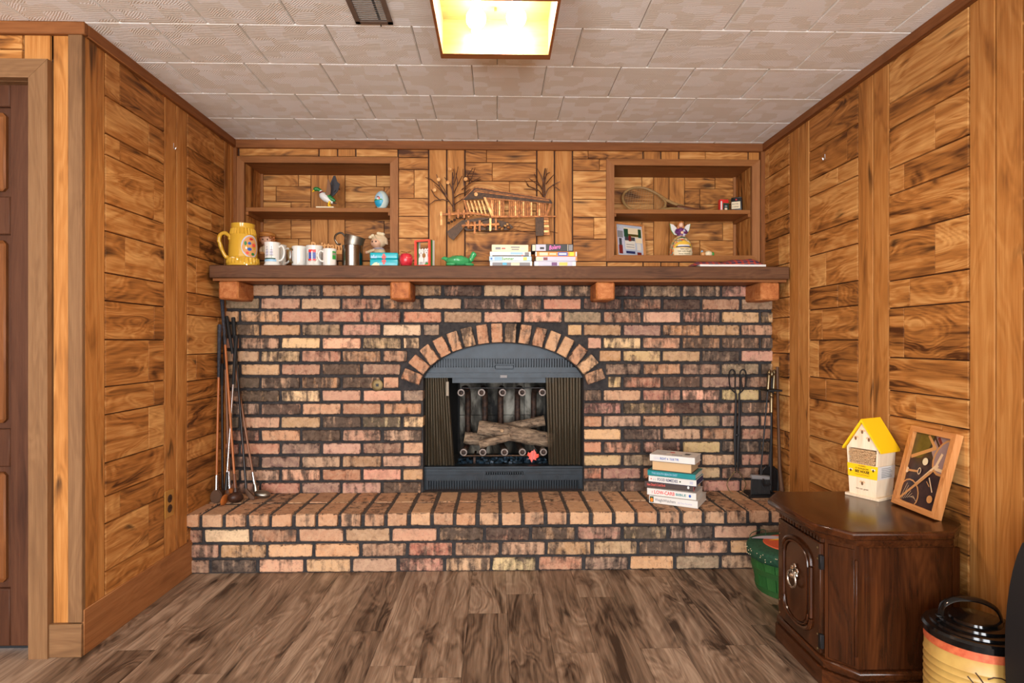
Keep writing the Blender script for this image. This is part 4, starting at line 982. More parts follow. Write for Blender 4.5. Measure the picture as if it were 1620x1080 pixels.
for x, y, w, d in ((.03, .03, .04, .03), (.10, .02, .05, .02), (.15, .05, .035, .05), (.03, .08, .05, .03)):
    for k in range(4): bb(x, x + w, y + d * k / 4, y + d * k / 4 + .002, .0330, .0334, 0, bm)
obj('back_cover_print', bm, S['grey'], cv); obj('badge', lathe(new(), [(.013, .0330), (.012, .0338)], 20, Matrix.Translation((.09, .085, 0)) @ Matrix.Diagonal((1, .8, 1, 1))), S['red'], cv); obj('bar_code', bb(.155, .178, .05, .085, .0330, .0336), S['dark_grey'], cv)

# ================================================================== FIRE TOOLS
def P3(px, py, Y): return onY(px, py, Y)
to = thing('log_tongs', 'long black iron fire tongs leaning on the brick wall', 'tongs', P3(1165, 779, 3.15))
def rel(o, p): return Vector(p) - o.location
def path(o, pts): return [rel(o, P3(*p)) for p in pts]
for s in (-1, 1):
    c = 1167 + s * 8.5
    obj('handle_loop', tube(new(), curve(path(to, [(1167 + s * 2, 628, 3.195), (1167 + s * 4, 617, 3.197), (c - s * 4.5, 604, 3.2), (c - s * 4.5, 589, 3.2), (c, 584.5, 3.2), (c + s * 4.5, 589, 3.2), (c + s * 4.5, 606, 3.2), (c + s * 1.5, 615, 3.198), (1167 + s * 3, 622, 3.195)]), 4), .0035, 7), S['iron'], to)
    obj('arm', tube(new(), path(to, [(1167 + s * 2.5, 622, 3.195), (1167 + s * 3, 655, 3.19), (1166 + s * 3, 688, 3.18), (1165.5 + s * 2, 728, 3.165), (1165.5 + s * 2, 748, 3.155)]), [.005, .007, .010, .007, .003], 8, (.5, 1)), S['iron'], to)
    obj('claw', tube(new(), curve(path(to, [(1165.5 + s * 2, 745, 3.156), (1165 + s * 9, 754, 3.15), (1165 + s * 15, 765, 3.142), (1165 + s * 11, 776, 3.136), (1165 + s * 5, 780.8, 3.128)]), 4), .0024, 6), S['bronze'], to)
obj('rivet', lathe(new(), [(.007, -.008), (.007, .003), (.004, .005)], 14, Matrix.Translation(rel(to, P3(1166, 688, 3.172))) @ RX(90).to_4x4()), S['iron'], to)

ts = thing('fire_tool_stand', 'black fireplace tool stand with base and ring holder', 'tool stand', P3(1206, 786, 3.09) * 1)
ts.location.z = HZ
obj('base', bb(-.075, .060, -.035, .060, 0, .018, .004), S['iron'], ts)
obj('foot', bb(-.085, .065, -.045, -.03, 0, .012, .002), S['iron'], ts)
px0 = rel(ts, P3(1221, 700, 3.10)).x
obj('post', cyl(new(), (px0, .012, .01), (px0, .012, .60), .006, 10), S['iron'], ts)
obj('ring_holder', bb(px0 - .055, px0 + .016, -.074, .028, .535, .545, .002), S['iron'], ts)
obj('finial', lathe(new(), [(.004, .60), (.010, .608), (.012, .620), (.007, .632), (.002, .634)], 14, Matrix.Translation((px0, .012, 0))), S['brass'], ts)
GT = 'tools on the fireplace tool stand'
def tool(name, label, px, top, Y, bot):
    t = thing(name, label, name.split('_')[-1], P3(px[1], bot, Y), group=None); a, b = rel(t, P3(px[0], top, Y)), Vector((0, 0, 0)); d = (b - a).normalized()
    obj('rod', tube(new(), [a + d * .10, b], .0042, 8), S['iron'], t)
    g = new(); pr = [(0, .003), (.010, .009), (.020, .011), (.026, .006), (.034, .009), (.085, .0085), (.10, .010), (.104, .006)]
    tube(g, [a + d * x for x, r in pr], [r for x, r in pr], 12); obj('grip', g, S['brass'], t); return t, a, b, d
t, a, b, d = tool('hearth_brush', 'black bristle hearth brush with brass grip on the tool stand', (1217.5, 1203), 584, 3.055, 752)
obj('brush_block', bx(new(), (.0, 0, -.008), (.098, .03, .020), RY(4), .004), S['grey'], t)
for k in range(14): obj('bristle_tuft', tube(new(), [(-.044 + .0068 * k, 0, -.016), (-.046 + .0071 * k, 0, -.092)], [.0042, .0055], 6), S['nylon'], t)
t, a, b, d = tool('ash_shovel', 'rounded black ash shovel with brass grip on the tool stand', (1225, 1217), 584, 3.115, 737.6)
sh = [(-.042, -.125), (.042, -.125), (.046, -.06), (.038, -.02), (.02, .0), (-.02, .0), (-.038, -.02), (-.046, -.06)]
obj('pan', prism(new(), sh, -.002, .002), S['iron'], t)
for s in (-1, 1): obj('pan_rim', tube(new(), [(s * .042, -.005, -.125), (s * .046, -.006, -.06), (s * .038, -.005, -.02), (s * .018, -.004, 0)], .005, 6), S['iron'], t)
t, a, b, d = tool('fire_poker', 'black fire poker with hooked tip and twisted brass grip', (1220.5, 1219), 620, 3.026, 775)
obj('hook', tube(new(), curve([(0, 0, .03), (-.028, 0, .022), (-.04, 0, .04), (-.034, 0, .056)], 4), .005, 7), S['iron'], t)
pr_ = thing('pry_bar', 'long rusty flared iron bar standing beside the fire tools', 'bar', P3(1237, 786, 3.0)); pr_.location.z = HZ
obj('shaft', tube(new(), [rel(pr_, P3(1229.5, 580, 3.13)), rel(pr_, P3(1231, 660, 3.09)), rel(pr_, P3(1233.5, 740, 3.04)), (0, 0, .045)], [.007, .007, .009, .013], 10), S['head_rust'], pr_)
obj('flared_tip', tube(new(), [(0, 0, .06), (.002, -.002, .02), (.004, -.004, .002)], [.012, .019, .022], 10, (1, .5)), S['head_rust'], pr_)

# ================================================================== GOLF CLUBS in the left corner of the hearth
def club(label, head, shaft, gripc, top, gend, bot, Yt, Yb, kind, ferr=None, r=.0058):
    o = thing('golf_club', label, 'golf club', P3(bot[0], bot[1], Yb), group='old golf clubs leaning in the hearth corner'); o.location.z = HZ
    T_ = P3(top[0], top[1], Yt); B_ = P3(bot[0], bot[1], Yb); B_.z = max(B_.z, HZ + .03)
    T_.x = max(T_.x, XL + .024); B_.x = max(B_.x, XL + .026)
    a, b = T_ - o.location, B_ - o.location; d = (b - a).normalized(); k = max(.05, min(.8, (gend - top[1]) / (bot[1] - top[1]))); L = (b - a).length
    obj('grip', tube(new(), [a, a + d * .006, a + d * L * k], [r * 1.5, r * 1.7, r * 1.2], 10), gripc, o)
    obj('shaft', tube(new(), [a + d * L * (k - .01), b], [r, r * .95], 10), shaft, o)
    if ferr: obj('ferrule', tube(new(), [b - d * .085, b], [r * 1.15, r * 1.6], 10), ferr, o)
    h = new()
    if kind == 'paddle':
        prism(h, [(-.004, .045), (.010, .045), (.030, .022), (.030, -.004), (.010, -.024), (-.018, -.020), (-.028, .0), (-.022, .026)], -.010, .008); bmesh.ops.bevel(h, geom=h.edges[:], offset=.004, segments=2, affect='EDGES')
    elif kind == 'wood': ell(h, (.006, -.012, .010), (.034, .046, .026), RX(-15), 18, 12); tube(h, [(0, 0, .03), (0, 0, .055)], [.014, .008], 10)
    elif kind == 'narrow': ell(h, (-.003, -.010, .002), (.010, .042, .024), RX(8), 14, 10)
    elif kind == 'blade': prism(h, [(-.004, .045), (.006, .045), (.014, .026), (.046, .002), (.042, -.014), (.020, -.010), (-.002, .016)], -.006, .006); bmesh.ops.bevel(h, geom=h.edges[:], offset=.003, segments=1, affect='EDGES')
    elif kind == 'putter':
        ell(h, (.040, -.012, .0), (.042, .030, .018), RY(10), 18, 10); tube(h, [(-.002, 0, .05), (.004, 0, .01)], [.008, .014], 10)
    zz = min(v.co.z for v in h.verts)
    mv = b.copy(); mv.z = -zz + .0005
    obj('club_head', h, head, o, mv); return o
GR = S['rubber']; WR = mottled('wrapped_grip', (20, 22, 28), (58, 62, 74), .7, 0, 90, .4)
club('wood shafted iron with white ferrule and blue wrapped grip', S['head_rust'], S['wood_shaft'], WR, (347.5, 513), 598, (342, 779), 3.100, 3.02, 'paddle', S['steel'])
club('tallest wood shafted driver with speckled grip', S['dark_brown'], S['wood_shaft'], WR, (351, 473), 547, (372.5, 777), 3.128, 3.02, 'wood', S['brown'])
club('steel shafted club with plain black rubber grip', S['wood_shaft'], S['steel'], GR, (374, 531), 611, (357.5, 775), 3.160, 2.99, 'narrow', S['black'])
club('dark shafted thin blade iron', S['head_rust'], S['dark_steel'], GR, (369, 502), 569, (389.5, 773), 3.195, 3.07, 'blade')
club('brown shafted putter with broad steel head', S['pewter_matte'], S['wood_shaft_dark'], GR, (358, 500), 560, (404, 773), 3.163, 3.122, 'putter', S['steel'])
club('dark slim club hidden behind the wood shafted clubs', S['head_rust'], S['dark_steel'], GR, (351, 575), 610, (352, 775), 3.125, 3.10, 'narrow')
club('brown shafted club with silver ferrule behind the steel shaft', S['wood_shaft'], S['wood_shaft_dark'], GR, (355, 530), 585, (363, 772), 3.148, 3.11, 'blade', S['steel'])

# ================================================================== THINGS ON THE MANTEL
ZM = 1.4352
def at(px, Y, z=ZM): p = onY(px, 420, Y); return Vector((p.x, Y, z))
def hgt(py, Y, z=ZM): return onY(800, py, Y).z - z
def vessel(o, prof, m, name='cup', seg=40, wall=.0035, fn=None):
    """hollow vessel from an outer profile"""
    inner = [(r - wall, z) for r, z in prof[::-1] if z > .008]
    inner[-1] = (inner[-1][0], max(.006, inner[-1][1]))
    bm = lathe(new(), prof + inner + [(.002, .006)], seg, None, fn); return obj(name, bm, m, o)
# -- stein
o = thing('beer_stein', 'large mustard yellow glazed stein with a painted crest', 'stein', at(384.6, 3.09))
hs = hgt(357, 3.09)
prof = [(.070, 0), (.078, .002), (.077, .010), (.0725, .038), (.0735, .043), (.068, .046), (.0675, .09), (.065, .135), (.062, .155), (.0605, .160), (.055, .185), (.0545, .190), (.056, hs), (.053, hs)]
def flute(r, z, a):
    if .012 <= z <= .040 or .158 <= z <= .188: return r + .0030 * math.sin(26 * a)
    return r
pr2 = []
for (r, z), (r1, z1) in zip(prof, prof[1:]):
    for k in range(3): t = k / 3; pr2.append((r + (r1 - r) * t, z + (z1 - z) * t))
pr2.append(prof[-1]); vessel(o, pr2, S['yellow_glaze'], 'body', 104, .004, flute)
dv = Vector((-.78, -.62, 0))
hp_ = [(.058, .142), (.070, .152), (.086, .160), (.104, .152), (.112, .130), (.108, .105), (.098, .075), (.082, .045), (.070, .044)]
obj('handle', tube(new(), curve([dv * r + Vector((0, 0, z)) for r, z in hp_], 5), [.0105 - .002 * abs(math.sin(k * .35)) for k in range(len(hp_) * 5 - 4)], 10), S['yellow_glaze'], o)
ell_ = new(); ell(ell_, dv * .116 + Vector((0, 0, .118)), (.006, .006, .009)); ell(ell_, dv * .060 + Vector((0, 0, .136)), (.012, .012, .012)); obj('handle_scroll', ell_, S['yellow_glaze'], o)
def crest(name, m, a0, a1, z0, z1, r, pw=2.0, par=o, n=10):
    """oval shield on the stein's side"""
    bm = new(); ring = []
    for k in range(24):
        t = 2 * math.pi * k / 24; a = math.radians((a0 + a1) / 2 + (a1 - a0) / 2 * math.cos(t)); z = (z0 + z1) / 2 + (z1 - z0) / 2 * math.sin(t)
        rr = r + (.0665 - .0675) * (z - .05) / .09
        ring.append(bm.verts.new((rr * math.cos(a), rr * math.sin(a), z)))
    c = math.radians((a0 + a1) / 2); v = bm.verts.new((r * math.cos(c), r * math.sin(c), (z0 + z1) / 2))
    for k in range(24): bm.faces.new((ring[k], ring[(k + 1) % 24], v))
    return obj(name, bm, m, par)
cr = crest('crest', S['lilac'], -76, 0, .040, .152, .0690); crest('crest_field', S['tan'], -70, -6, .046, .146, .0696, par=cr)
for a, b, c, d, m in ((-58, -44, .104, .118, S['blue']), (-60, -42, .074, .090, S['blue']), (-72, -62, .10, .12, S['green']), (-40, -24, .094, .112, S['coral']), (-66, -54, .056, .07, S['coral']), (-44, -30, .052, .066, S['green']), (-52, -36, .126, .138, S['red']), (-68, -60, .08, .094, S['white'])):
    crest('crest_charge', m, a + 8, b + 8, c, d, .0704, par=cr)
# -- mugs
def mug(label, px, Y, r, top, m=None, ang=0, hr=None, foot=True, hm=None, hsz=1.0):
    o = thing('mug', label, 'mug', at(px, Y), group='mugs on the mantel'); h = hgt(top, Y)
    pf = [(r * .82, 0), (r * 1.06, .001), (r * 1.05, .006), (r * .93, .016), (r * .92, h * .5), (r * .96, h - .006), (r, h), (r - .003, h + .0008)] if foot else [(r * .96, 0), (r, .003), (r, h - .004), (r * 1.0, h), (r - .003, h + .0008)]
    vessel(o, pf, m or S['glaze_white'], 'cup', 36, .003)
    d = Vector((math.cos(math.radians(ang)), math.sin(math.radians(ang)), 0)); rr = r * .95
    pts = [(rr - .002, h * .80), (rr + .014 * hsz, h * .86), (rr + .026 * hsz, h * .70), (rr + .026 * hsz, h * .46), (rr + .014 * hsz, h * .28), (rr - .002, h * .24)]
    obj('handle', tube(new(), curve([d * a + Vector((0, 0, b)) for a, b in pts], 5), .0048, 8), hm or m or S['glaze_white'], o)
    return o, h
o, h = mug('white mug printed with a two masted sailing ship', 431, 3.07, .0385, 385.5, ang=-12)
r_ = .0366
bm = new(); cyl_patch(bm, r_, -150, -40, .022, .033, 10); obj('sea_print', bm, S['lightblue'], o)
bm = new(); cyl_patch(bm, r_ + .0003, -140, -48, .033, .039, 8); obj('hull_print', bm, S['dark_green'], o)
bm = new()
for a in (-114, -78): cyl_patch(bm, r_ + .0004, a - 1, a + 1, .038, .098, 1)
for a in (-114, -78):
    for z, w in ((.052, 14), (.066, 12), (.080, 9), (.092, 5)): cyl_patch(bm, r_ + .0004, a - w, a + w, z, z + .0016, 4)
obj('mast_print', bm, S['dark_grey'], o)
bm = new()
for a in (-114, -78):
    for z, w in ((.054, 11), (.068, 9)): cyl_patch(bm, r_ + .0003, a - w, a + w, z, z + .011, 4)
obj('sail_print', bm, S['lilac'], o)
mug('plain white mug with ornate handle behind the ship mug', 442, 3.185, .037, 389.5, ang=-18, hsz=1.15)
mug('white mug with a gold and brown handle', 474, 3.137, .0375, 391.5, ang=-135, foot=False, hm=S['bronze'], hsz=.9)
o, h = mug('white mug with a red and blue drum emblem', 497.6, 3.093, .0415, 390.5, ang=80)
r_ = .0405
bm = new(); cyl_patch(bm, r_, -116, -66, .030, .082, 8); obj('emblem_field', bm, S['blue'], o)
for z0_, z1_ in ((.070, .084), (.029, .038)): obj('emblem_band', cyl_patch(new(), r_ + .0003, -117, -65, z0_, z1_, 8), S['bright_red'], o)
bm = new(); cyl_patch(bm, r_ + .0005, -95, -87, .030, .076, 2); obj('emblem_stripe', bm, S['white'], o)
bm = new()
for s in (-1, 1): tube(bm, [(r_ * math.cos(math.radians(-91 + s * a)), r_ * math.sin(math.radians(-91 + s * a)), z) for a, z in ((34, .066), (36, .054), (34, .040), (26, .028), (10, .023))], .0008, 5)
obj('emblem_wreath', bm, S['gold'], o)
bm = new()
for a in (-108, -102, -80, -72):
    for z in (.042, .052, .062): cyl_patch(bm, r_ + .0005, a, a + 3.5, z, z + .005, 1)
obj('emblem_dots', bm, S['maroon'], o)
o, h = mug('small white mug with a green landscape print', 521.5, 3.036, .0325, 395, ang=-150, foot=False, hsz=.9)
bm = new(); cyl_patch(bm, .0329, -52, -12, .03, .07, 6); obj('landscape_print', bm, S['leafgreen'], o); bm = new(); cyl_patch(bm, .0332, -50, -20, .05, .062, 5); obj('landscape_print', bm, S['grout_grey'], o)
# -- pewter mugs
o = thing('pewter_mug', 'upright polished pewter mug holding another pewter mug', 'mug', at(557.8, 3.07)); h1 = hgt(390, 3.07)
vessel(o, [(.049, 0), (.051, .002), (.0505, h1 - .003), (.0515, h1), (.0495, h1 + .0005)], S['pewter'], 'cup', 44, .0025)
obj('handle', tube(new(), curve([(-.03, .038, .07), (-.05, .06, .075), (-.055, .064, .045), (-.035, .042, .02)], 5), .0045, 8), S['pewter'], o)
o = thing('pewter_mug', 'matte pewter mug tilted into the upright one', 'mug', at(555.6, 3.07, ZM + h1 - .035), (0, math.radians(14), 0))
vessel(o, [(.030, 0), (.036, .003), (.0415, .030), (.0485, .052), (.0490, .080), (.051, .084), (.049, .0845)], S['pewter_matte'], 'cup', 44, .0025)
obj('handle', tube(new(), curve([(-.045, -.01, .070), (-.066, -.014, .084), (-.088, -.018, .070), (-.090, -.018, .046), (-.072, -.014, .026), (-.058, -.010, .03)], 5), .0048, 8), S['pewter'], o)
# -- teal tin
o = thing('tin_box', 'small bright teal hinged tin with a red figure clasp', 'tin', at(609, 3.085), (0, 0, math.radians(3)))
wt, ht = .068, hgt(400.5, 3.06)
obj('box', bb(-wt, wt, -.04, .04, 0, ht * .52, .003, None, 2), S['teal'], o); obj('lid', bb(-wt - .001, wt + .001, -.041, .041, ht * .53, ht, .007, None, 3), S['teal'], o)
flat_art('clasp_print', [(S['bright_red'], disc(0, ht * .66, .011, .009)), (S['bright_red'], disc(0, ht * .38, .011, .008)), (S['coral'], disc(0, ht * .22, .006, .006)), (S['coral'], disc(0, ht * .84, .006, .005))], o, (0, -.0416, 0))
flat_art('floral_print', [(S['lightblue'], [(-.064, ht * .58), (-.034, ht * .58), (-.036, ht * .76), (-.045, ht * .68), (-.048, ht * .86), (-.056, ht * .7), (-.062, ht * .8)]), (S['cream'], [(-.062, .003), (-.02, .003), (-.024, .016), (-.036, .012), (-.03, .02), (-.045, .018), (-.055, .010)])], o, (0, -.0414, 0))
# -- apple
o = thing('apple_ornament', 'shiny red apple ornament with a gold leaf', 'ornament', at(642.4, 3.06)); ra = .0335
pa = [(.008, .004), (.016, .0), (.024, .006), (.031, .020), (.0335, .036), (.031, .052), (.023, .063), (.013, .066), (.005, .061), (.001, .058)]
obj('fruit', lathe(new(), pa, 28), S['apple'], o)
obj('stem', tube(new(), [(0, 0, .058), (.004, 0, .074)], .0016, 6), S['brown'], o)
for s, a in ((-1, 18), (1, 40)): ll = new(); ell(ll, (s * .014 + .002, 0, .074), (.015 if s < 0 else .011, .006, .0018), RY(-s * a * .4 + 4)); obj('leaf', ll, S['gold'], o)
text('lettering', 'Teacher', .011, S['coral'], o, (.006, -.0322, .040), (PI2, 0, math.radians(20)), .024)
# -- small layered frame with two white animals
o = thing('shadow_box_frame', 'red green and white layered frame with white cow cutouts', 'frame', at(671.5, 3.075), (0, 0, math.radians(-24)))
w_, h_, f_ = .044, hgt(380, 3.06), .009
def ringf(y0, y1, m, n, f=f_):
    bm = new(); bb(-w_, -w_ + f, y0, y1, 0, h_, 0, bm); bb(w_ - f, w_, y0, y1, 0, h_, 0, bm); bb(-w_ + f, w_ - f, y0, y1, 0, f, 0, bm); bb(-w_ + f, w_ - f, y0, y1, h_ - f, h_, 0, bm); obj(n, bm, m, o)
ringf(-.024, -.012, S['coral'], 'frame_layer'); ringf(-.012, .004, S['green'], 'frame_layer', .007); ringf(.004, .024, S['white'], 'frame_layer', .006)
for s in (-1, 1):
    c = s * .016
    obj('cow_cutout', prism(new(), [(c - .014, .012), (c - .010, .012), (c - .009, .026), (c + .009, .026), (c + .010, .012), (c + .014, .012), (c + .014, .045), (c + .006, .052), (c + .006, .064), (c + .013, .070), (c + .014, .088), (c + .008, .094), (c, .088), (c - .008, .094), (c - .014, .088), (c - .013, .070), (c - .006, .064), (c - .006, .052), (c - .014, .045)], -.006, -.002), S['white'], o)
    flat_art('cow_face', [(S['dark_grey'], disc(c - .006, .081, .002)), (S['dark_grey'], disc(c + .006, .081, .002)), (S['grey'], disc(c, .071, .004, .0025))], o, (0, -.0064, 0))
bm = new()
for k in range(5): ell(bm, (.018 + .004 * k - .006, -.008, .012 + .003 * (k % 2)), (.005, .004, .006), None, 8, 6)
obj('bush_cutout', bm, S['leafgreen'], o); obj('blue_backing', bb(-w_ + .006, w_ - .006, .020, .023, .006, h_ * .3), S['white'], o)
# -- glass turtle
o = thing('glass_turtle', 'translucent green glass turtle figurine', 'figurine', at(727, 3.07), (0, 0, math.radians(8)))
GG = S['glass_green']; q = random.Random(3)
bm = new(); ell(bm, (-.006, 0, .030), (.062, .045, .028), None, 22, 12)
for v in bm.verts: v.co += Vector((q.uniform(-1, 1), q.uniform(-1, 1), q.uniform(-1, 1))) * .0018
obj('shell', bm, GG, o, smooth=20); bm = new(); ell(bm, (-.003, 0, .012), (.066, .050, .013), None, 22, 8); obj('belly', bm, GG, o)
obj('head', tube(new(), curve([(.042, 0, .026), (.058, 0, .042), (.070, -.002, .064), (.078, -.004, .074)], 4), [.015, .014, .0135, .013, .0125, .012, .0125, .0135, .014, .0145, .014, .012, .008], 12), GG, o)
obj('tail', tube(new(), [(-.055, 0, .034), (-.078, 0, .044), (-.090, 0, .040)], [.013, .009, .003], 8), GG, o)
for x, y, a in ((.045, -.045, 25), (-.045, -.045, -25), (.045, .045, -25), (-.045, .045, 25)): bm = new(); ell(bm, (x, y, .009), (.026, .014, .009), RZ(a)); obj('flipper', bm, GG, o)
# -- video tapes and a book, two stacks
GV = 'video tapes stacked on the mantel'
def tape(label, x0, x1, y0, y1, Y, m, arts=(), txt=(), rz=0, d=.105, z=None, name='video_tape', cat='video tape'):
    xa, xb = onY(x0, 410, Y).x, onY(x1, 410, Y).x; t = (y1 - y0) * Y / F
    o = thing(name, label, cat, ((xa + xb) / 2, Y, z), (0, 0, rz), GV); w = (xb - xa) / 2
    obj('case', bb(-w, w, 0, d, 0, t, .0015), m, o)
    for i_, (k, a, b, c, e) in enumerate(arts): flat_art('sleeve_print', [(k, rect(-w + 2 * w * a, -w + 2 * w * b, t * c, t * e))], o, (0, -.0004 - .0002 * i_, 0))
    for s, sz, a, wd, mm in txt: text('lettering', s, sz, mm, o, (-w + 2 * w * a, -.0022, t * .22), (PI2, -.12 if mm is S['pink'] else 0, 0), 2 * w * wd, shear=.35 if mm is S['pink'] else 0, bold=.0004)
    return z + t + .0002
Yv = 3.04
z = ZM
z = tape('pale grey video tape at the bottom of the left stack', 775, 842, 413.2, 422, Yv, S['white'], ((S['grey'], .06, .95, .15, .75), (S['lagoon'], .3, .4, .3, .7), (S['cream'], .5, .7, .2, .7)), z=z)
z = tape('pale blue video tape with green title lettering', 774, 841, 405.8, 413.2, Yv, S['skyblue'], ((S['white'], .10, .82, .05, .95), (S['lightblue'], .12, .3, .1, .9), (S['gold_yellow'], .80, .89, .15, .85), (S['blue'], .03, .07, .3, .7)), (('Summer', .020, .30, .28, S['leafgreen']),), z=z)
z = tape('white video tape with a black bottom stripe', 775, 840, 398.3, 405.8, Yv, S['white'], ((S['lightblue'], .5, .8, .35, .85), (S['dark_grey'], .06, .95, .02, .22), (S['coral'], .77, .81, .05, .3), (S['grey'], .85, .95, .25, .85)), z=z)
z = tape('thick white book on top of the left video stack', 778, 836, 387, 398.2, Yv + .006, S['cream'], ((S['grey'], .10, .24, .3, .62), (S['coral'], .27, .37, .35, .55), (S['grey'], .52, .76, .55, .72), (S['grey'], .54, .74, .25, .4), (S['lilac'], .80, .9, .4, .5)), rz=.03, z=z, name='book', cat='book')
z = ZM
z = tape('pale lilac video tape at the bottom of the right stack', 845, 911, 413.2, 422, Yv, S['lilac'], ((S['white'], .02, .10, .1, .9), (S['purple'], .42, .55, .2, .8), (S['gold_yellow'], .6, .8, .2, .8), (S['white'], .92, 1, .1, .9)), z=z)
z = tape('lilac white video tape between orange and bottom tapes', 848, 913, 405.8, 413.2, Yv, S['lilac'], ((S['cream'], .0, .16, .1, .9), (S['maroon'], .18, .28, .2, .8), (S['orange'], .96, 1, .1, .9)), z=z)
z = tape('orange video tape with a blue oval logo', 847, 912.5, 398, 405.8, Yv, S['orange'], ((S['white'], .0, .03, .05, .95), (S['cream'], .10, .3, .2, .8), (S['cream'], .34, .50, .35, .65), (S['blue'], .54, .78, .12, .88), (S['white'], .57, .75, .35, .65), (S['yellow'], .82, .93, .1, .9), (S['white'], .97, 1, .05, .95)), z=z)
z = tape('black video tape with pink script lettering', 841, 907, 386.3, 398, Yv, S['black'], ((S['lilac'], .10, .34, .08, .95), (S['dark_grey'], .2, .3, .3, .6), (S['cream'], .02, .09, .1, .9), (S['cream'], .86, .87, .05, .95), (S['grey'], .89, .98, .1, .9)), (('Bolero', .030, .42, .28, S['pink']),), z=z, rz=-.02)
# -- plaid cloth on a white book
o = thing('book', 'flat white book under the folded plaid cloth', 'book', at(1157, 3.02)); xw = onY(1212, 419, 3.02).x - onY(1157, 419, 3.02).x
obj('cover', bb(-xw + .018, xw, 0, .22, 0, .012, .001), S['white'], o)
g = G('plaid_cloth'); p = g.n('NewGeometry').outputs['Position']; sp = g.n('SeparateXYZ', {0: p})
sx = g.math('SINE', g.math('MULTIPLY', sp.outputs[0], 210.0)); sy = g.math('SINE', g.math('MULTIPLY', g.math('ADD', sp.outputs[1], sp.outputs[2]), 260.0))
PLAID = g.bsdf(g.mix(g.mapr(sy, .55, .75), g.mix(g.mapr(sx, .3, .5), lin((44, 44, 74)), lin((150, 44, 36))), lin((206, 96, 70))), .9)
o = thing('plaid_cloth', 'folded navy and red plaid cloth lying on the mantel end', 'cloth', at(1150, 3.04, ZM + .0125))
bm = new(); n, r = 40, 14; w0, w1 = onY(1090, 415, 3.05).x - o.location.x, onY(1211, 415, 3.05).x - o.location.x; q = random.Random(4); V = {}
for side in (0, 1):
    for i in range(n + 1):
        for j in range(r + 1):
            u, v = i / n, j / r; ed = min(1, 6 * min(u, 1 - u)) * min(1, 5 * min(v, 1 - v)) 
            z = (.016 + .018 * u + .005 * math.sin(9 * u + 4 * v) + .003 * math.sin(23 * u)) * ed ** .5 if side else 0
            if u < .12: z = z * .8 - .012 * (1 - u / .12)
            V[side, i, j] = bm.verts.new((w0 + (w1 - w0) * u, .20 * v + .004 * math.sin(14 * u), z))
for side in (0, 1):
    for i in range(n):
        for j in range(r): bm.faces.new((V[side, i, j], V[side, i + 1, j], V[side, i + 1, j + 1], V[side, i, j + 1]))
bmesh.ops.remove_doubles(bm, verts=bm.verts, dist=.0004); obj('cloth', bm, PLAID, o, smooth=80)

# ================================================================== THINGS IN THE SHELVES
ZS, ZS2 = SZ0 + .0003, SZ0 + .2523                       # compartment floor and middle shelf
def eyes(o, pts, r=.003):
    for p in pts: bm = new(); ell(bm, p, (r, r * .6, r * 1.2), None, 10, 8); obj('eye', bm, S['dark_brown'], o)
o = thing('boy_figurine', 'seated curly haired figurine wearing a tan beret', 'figurine', at(423, 3.39, ZS)); k = hgt(368.5, 3.39, ZS) / .135
bm = new(); ell(bm, (0, 0, .0318), (.034, .028, .032)); ell(bm, (-.028, -.006, .028), (.014, .014, .022)); ell(bm, (.028, -.006, .028), (.014, .014, .022)); obj('body', bm, S['cream'], o)
bm = new(); ell(bm, (-.02, -.026, .010), (.013, .022, .010)); ell(bm, (.02, -.026, .010), (.013, .022, .010)); obj('legs', bm, S['tan'], o)
bm = new(); ell(bm, (0, -.004, .084), (.033, .031, .032)); ell(bm, (0, -.034, .078), (.004, .004, .003), None, 8, 6); hd = obj('head', bm, S['skin'], o)
eyes(hd, [(-.012, -.0345, .085), (.013, -.0345, .085)], .0036)
bm = new(); q = random.Random(1)
for i in range(34):
    a = q.uniform(0, 2 * math.pi); z = q.uniform(.066, .104)
    if math.sin(a) < -.55 and z < .098: continue
    ell(bm, (.035 * math.cos(a), -.002 + .033 * math.sin(a), z), (.009, .009, .009), None, 8, 6)
obj('curls', bm, S['curl'], hd)
bm = new(); ell(bm, (.002, -.002, .116), (.046, .042, .016), RY(4), 22, 12); ell(bm, (.0, -.032, .106), (.034, .012, .005)); ell(bm, (.002, 0, .131), (.004, .004, .004), None, 8, 6); obj('beret', bm, S['beret'], hd)
o = thing('girl_figurine', 'kneeling blonde girl figurine with hair bows', 'figurine', at(599, 3.39, ZS))
bm = new(); ell(bm, (.004, 0, .0238), (.034, .028, .024)); obj('dress', bm, S['cream'], o)
bm = new(); lathe(bm, [(.030, .036), (.033, .040), (.022, .048)], 24, None, lambda r, z, a: r * (1 + .06 * math.sin(9 * a))); obj('collar', bm, S['lilac'], o)
obj('arm', tube(new(), curve([(-.018, -.015, .034), (-.040, -.02, .026), (-.056, -.024, .018)], 4), .008, 8), S['cream'], o); bm = new(); ell(bm, (-.060, -.025, .018), (.008, .007, .009)); obj('hand', bm, S['skin'], o)
bm = new(); ell(bm, (-.010, -.018, .070), (.030, .027, .026)); ell(bm, (-.019, -.044, .066), (.0035, .003, .003), None, 8, 6); hd = obj('head', bm, S['skin'], o); eyes(hd, [(-.026, -.0410, .074), (-.006, -.0445, .075)], .0040)
bm = new(); ell(bm, (.002, .000, .084), (.043, .036, .037))
for i in range(22):
    t = i / 21; a = -2.3 + 2.9 * t; tube(bm, [(.004 + .022 * math.cos(a), -.026 + .01 * t, .110 + .006 * math.sin(a * 1.5)), (.006 + .038 * math.cos(a * .75), -.034 + .03 * t, .092), (.008 + .042 * math.cos(a * .7), -.024 + .03 * t, .066)], [.006, .006, .002], 6)
obj('hair', bm, S['blonde'], hd)
bm = new()
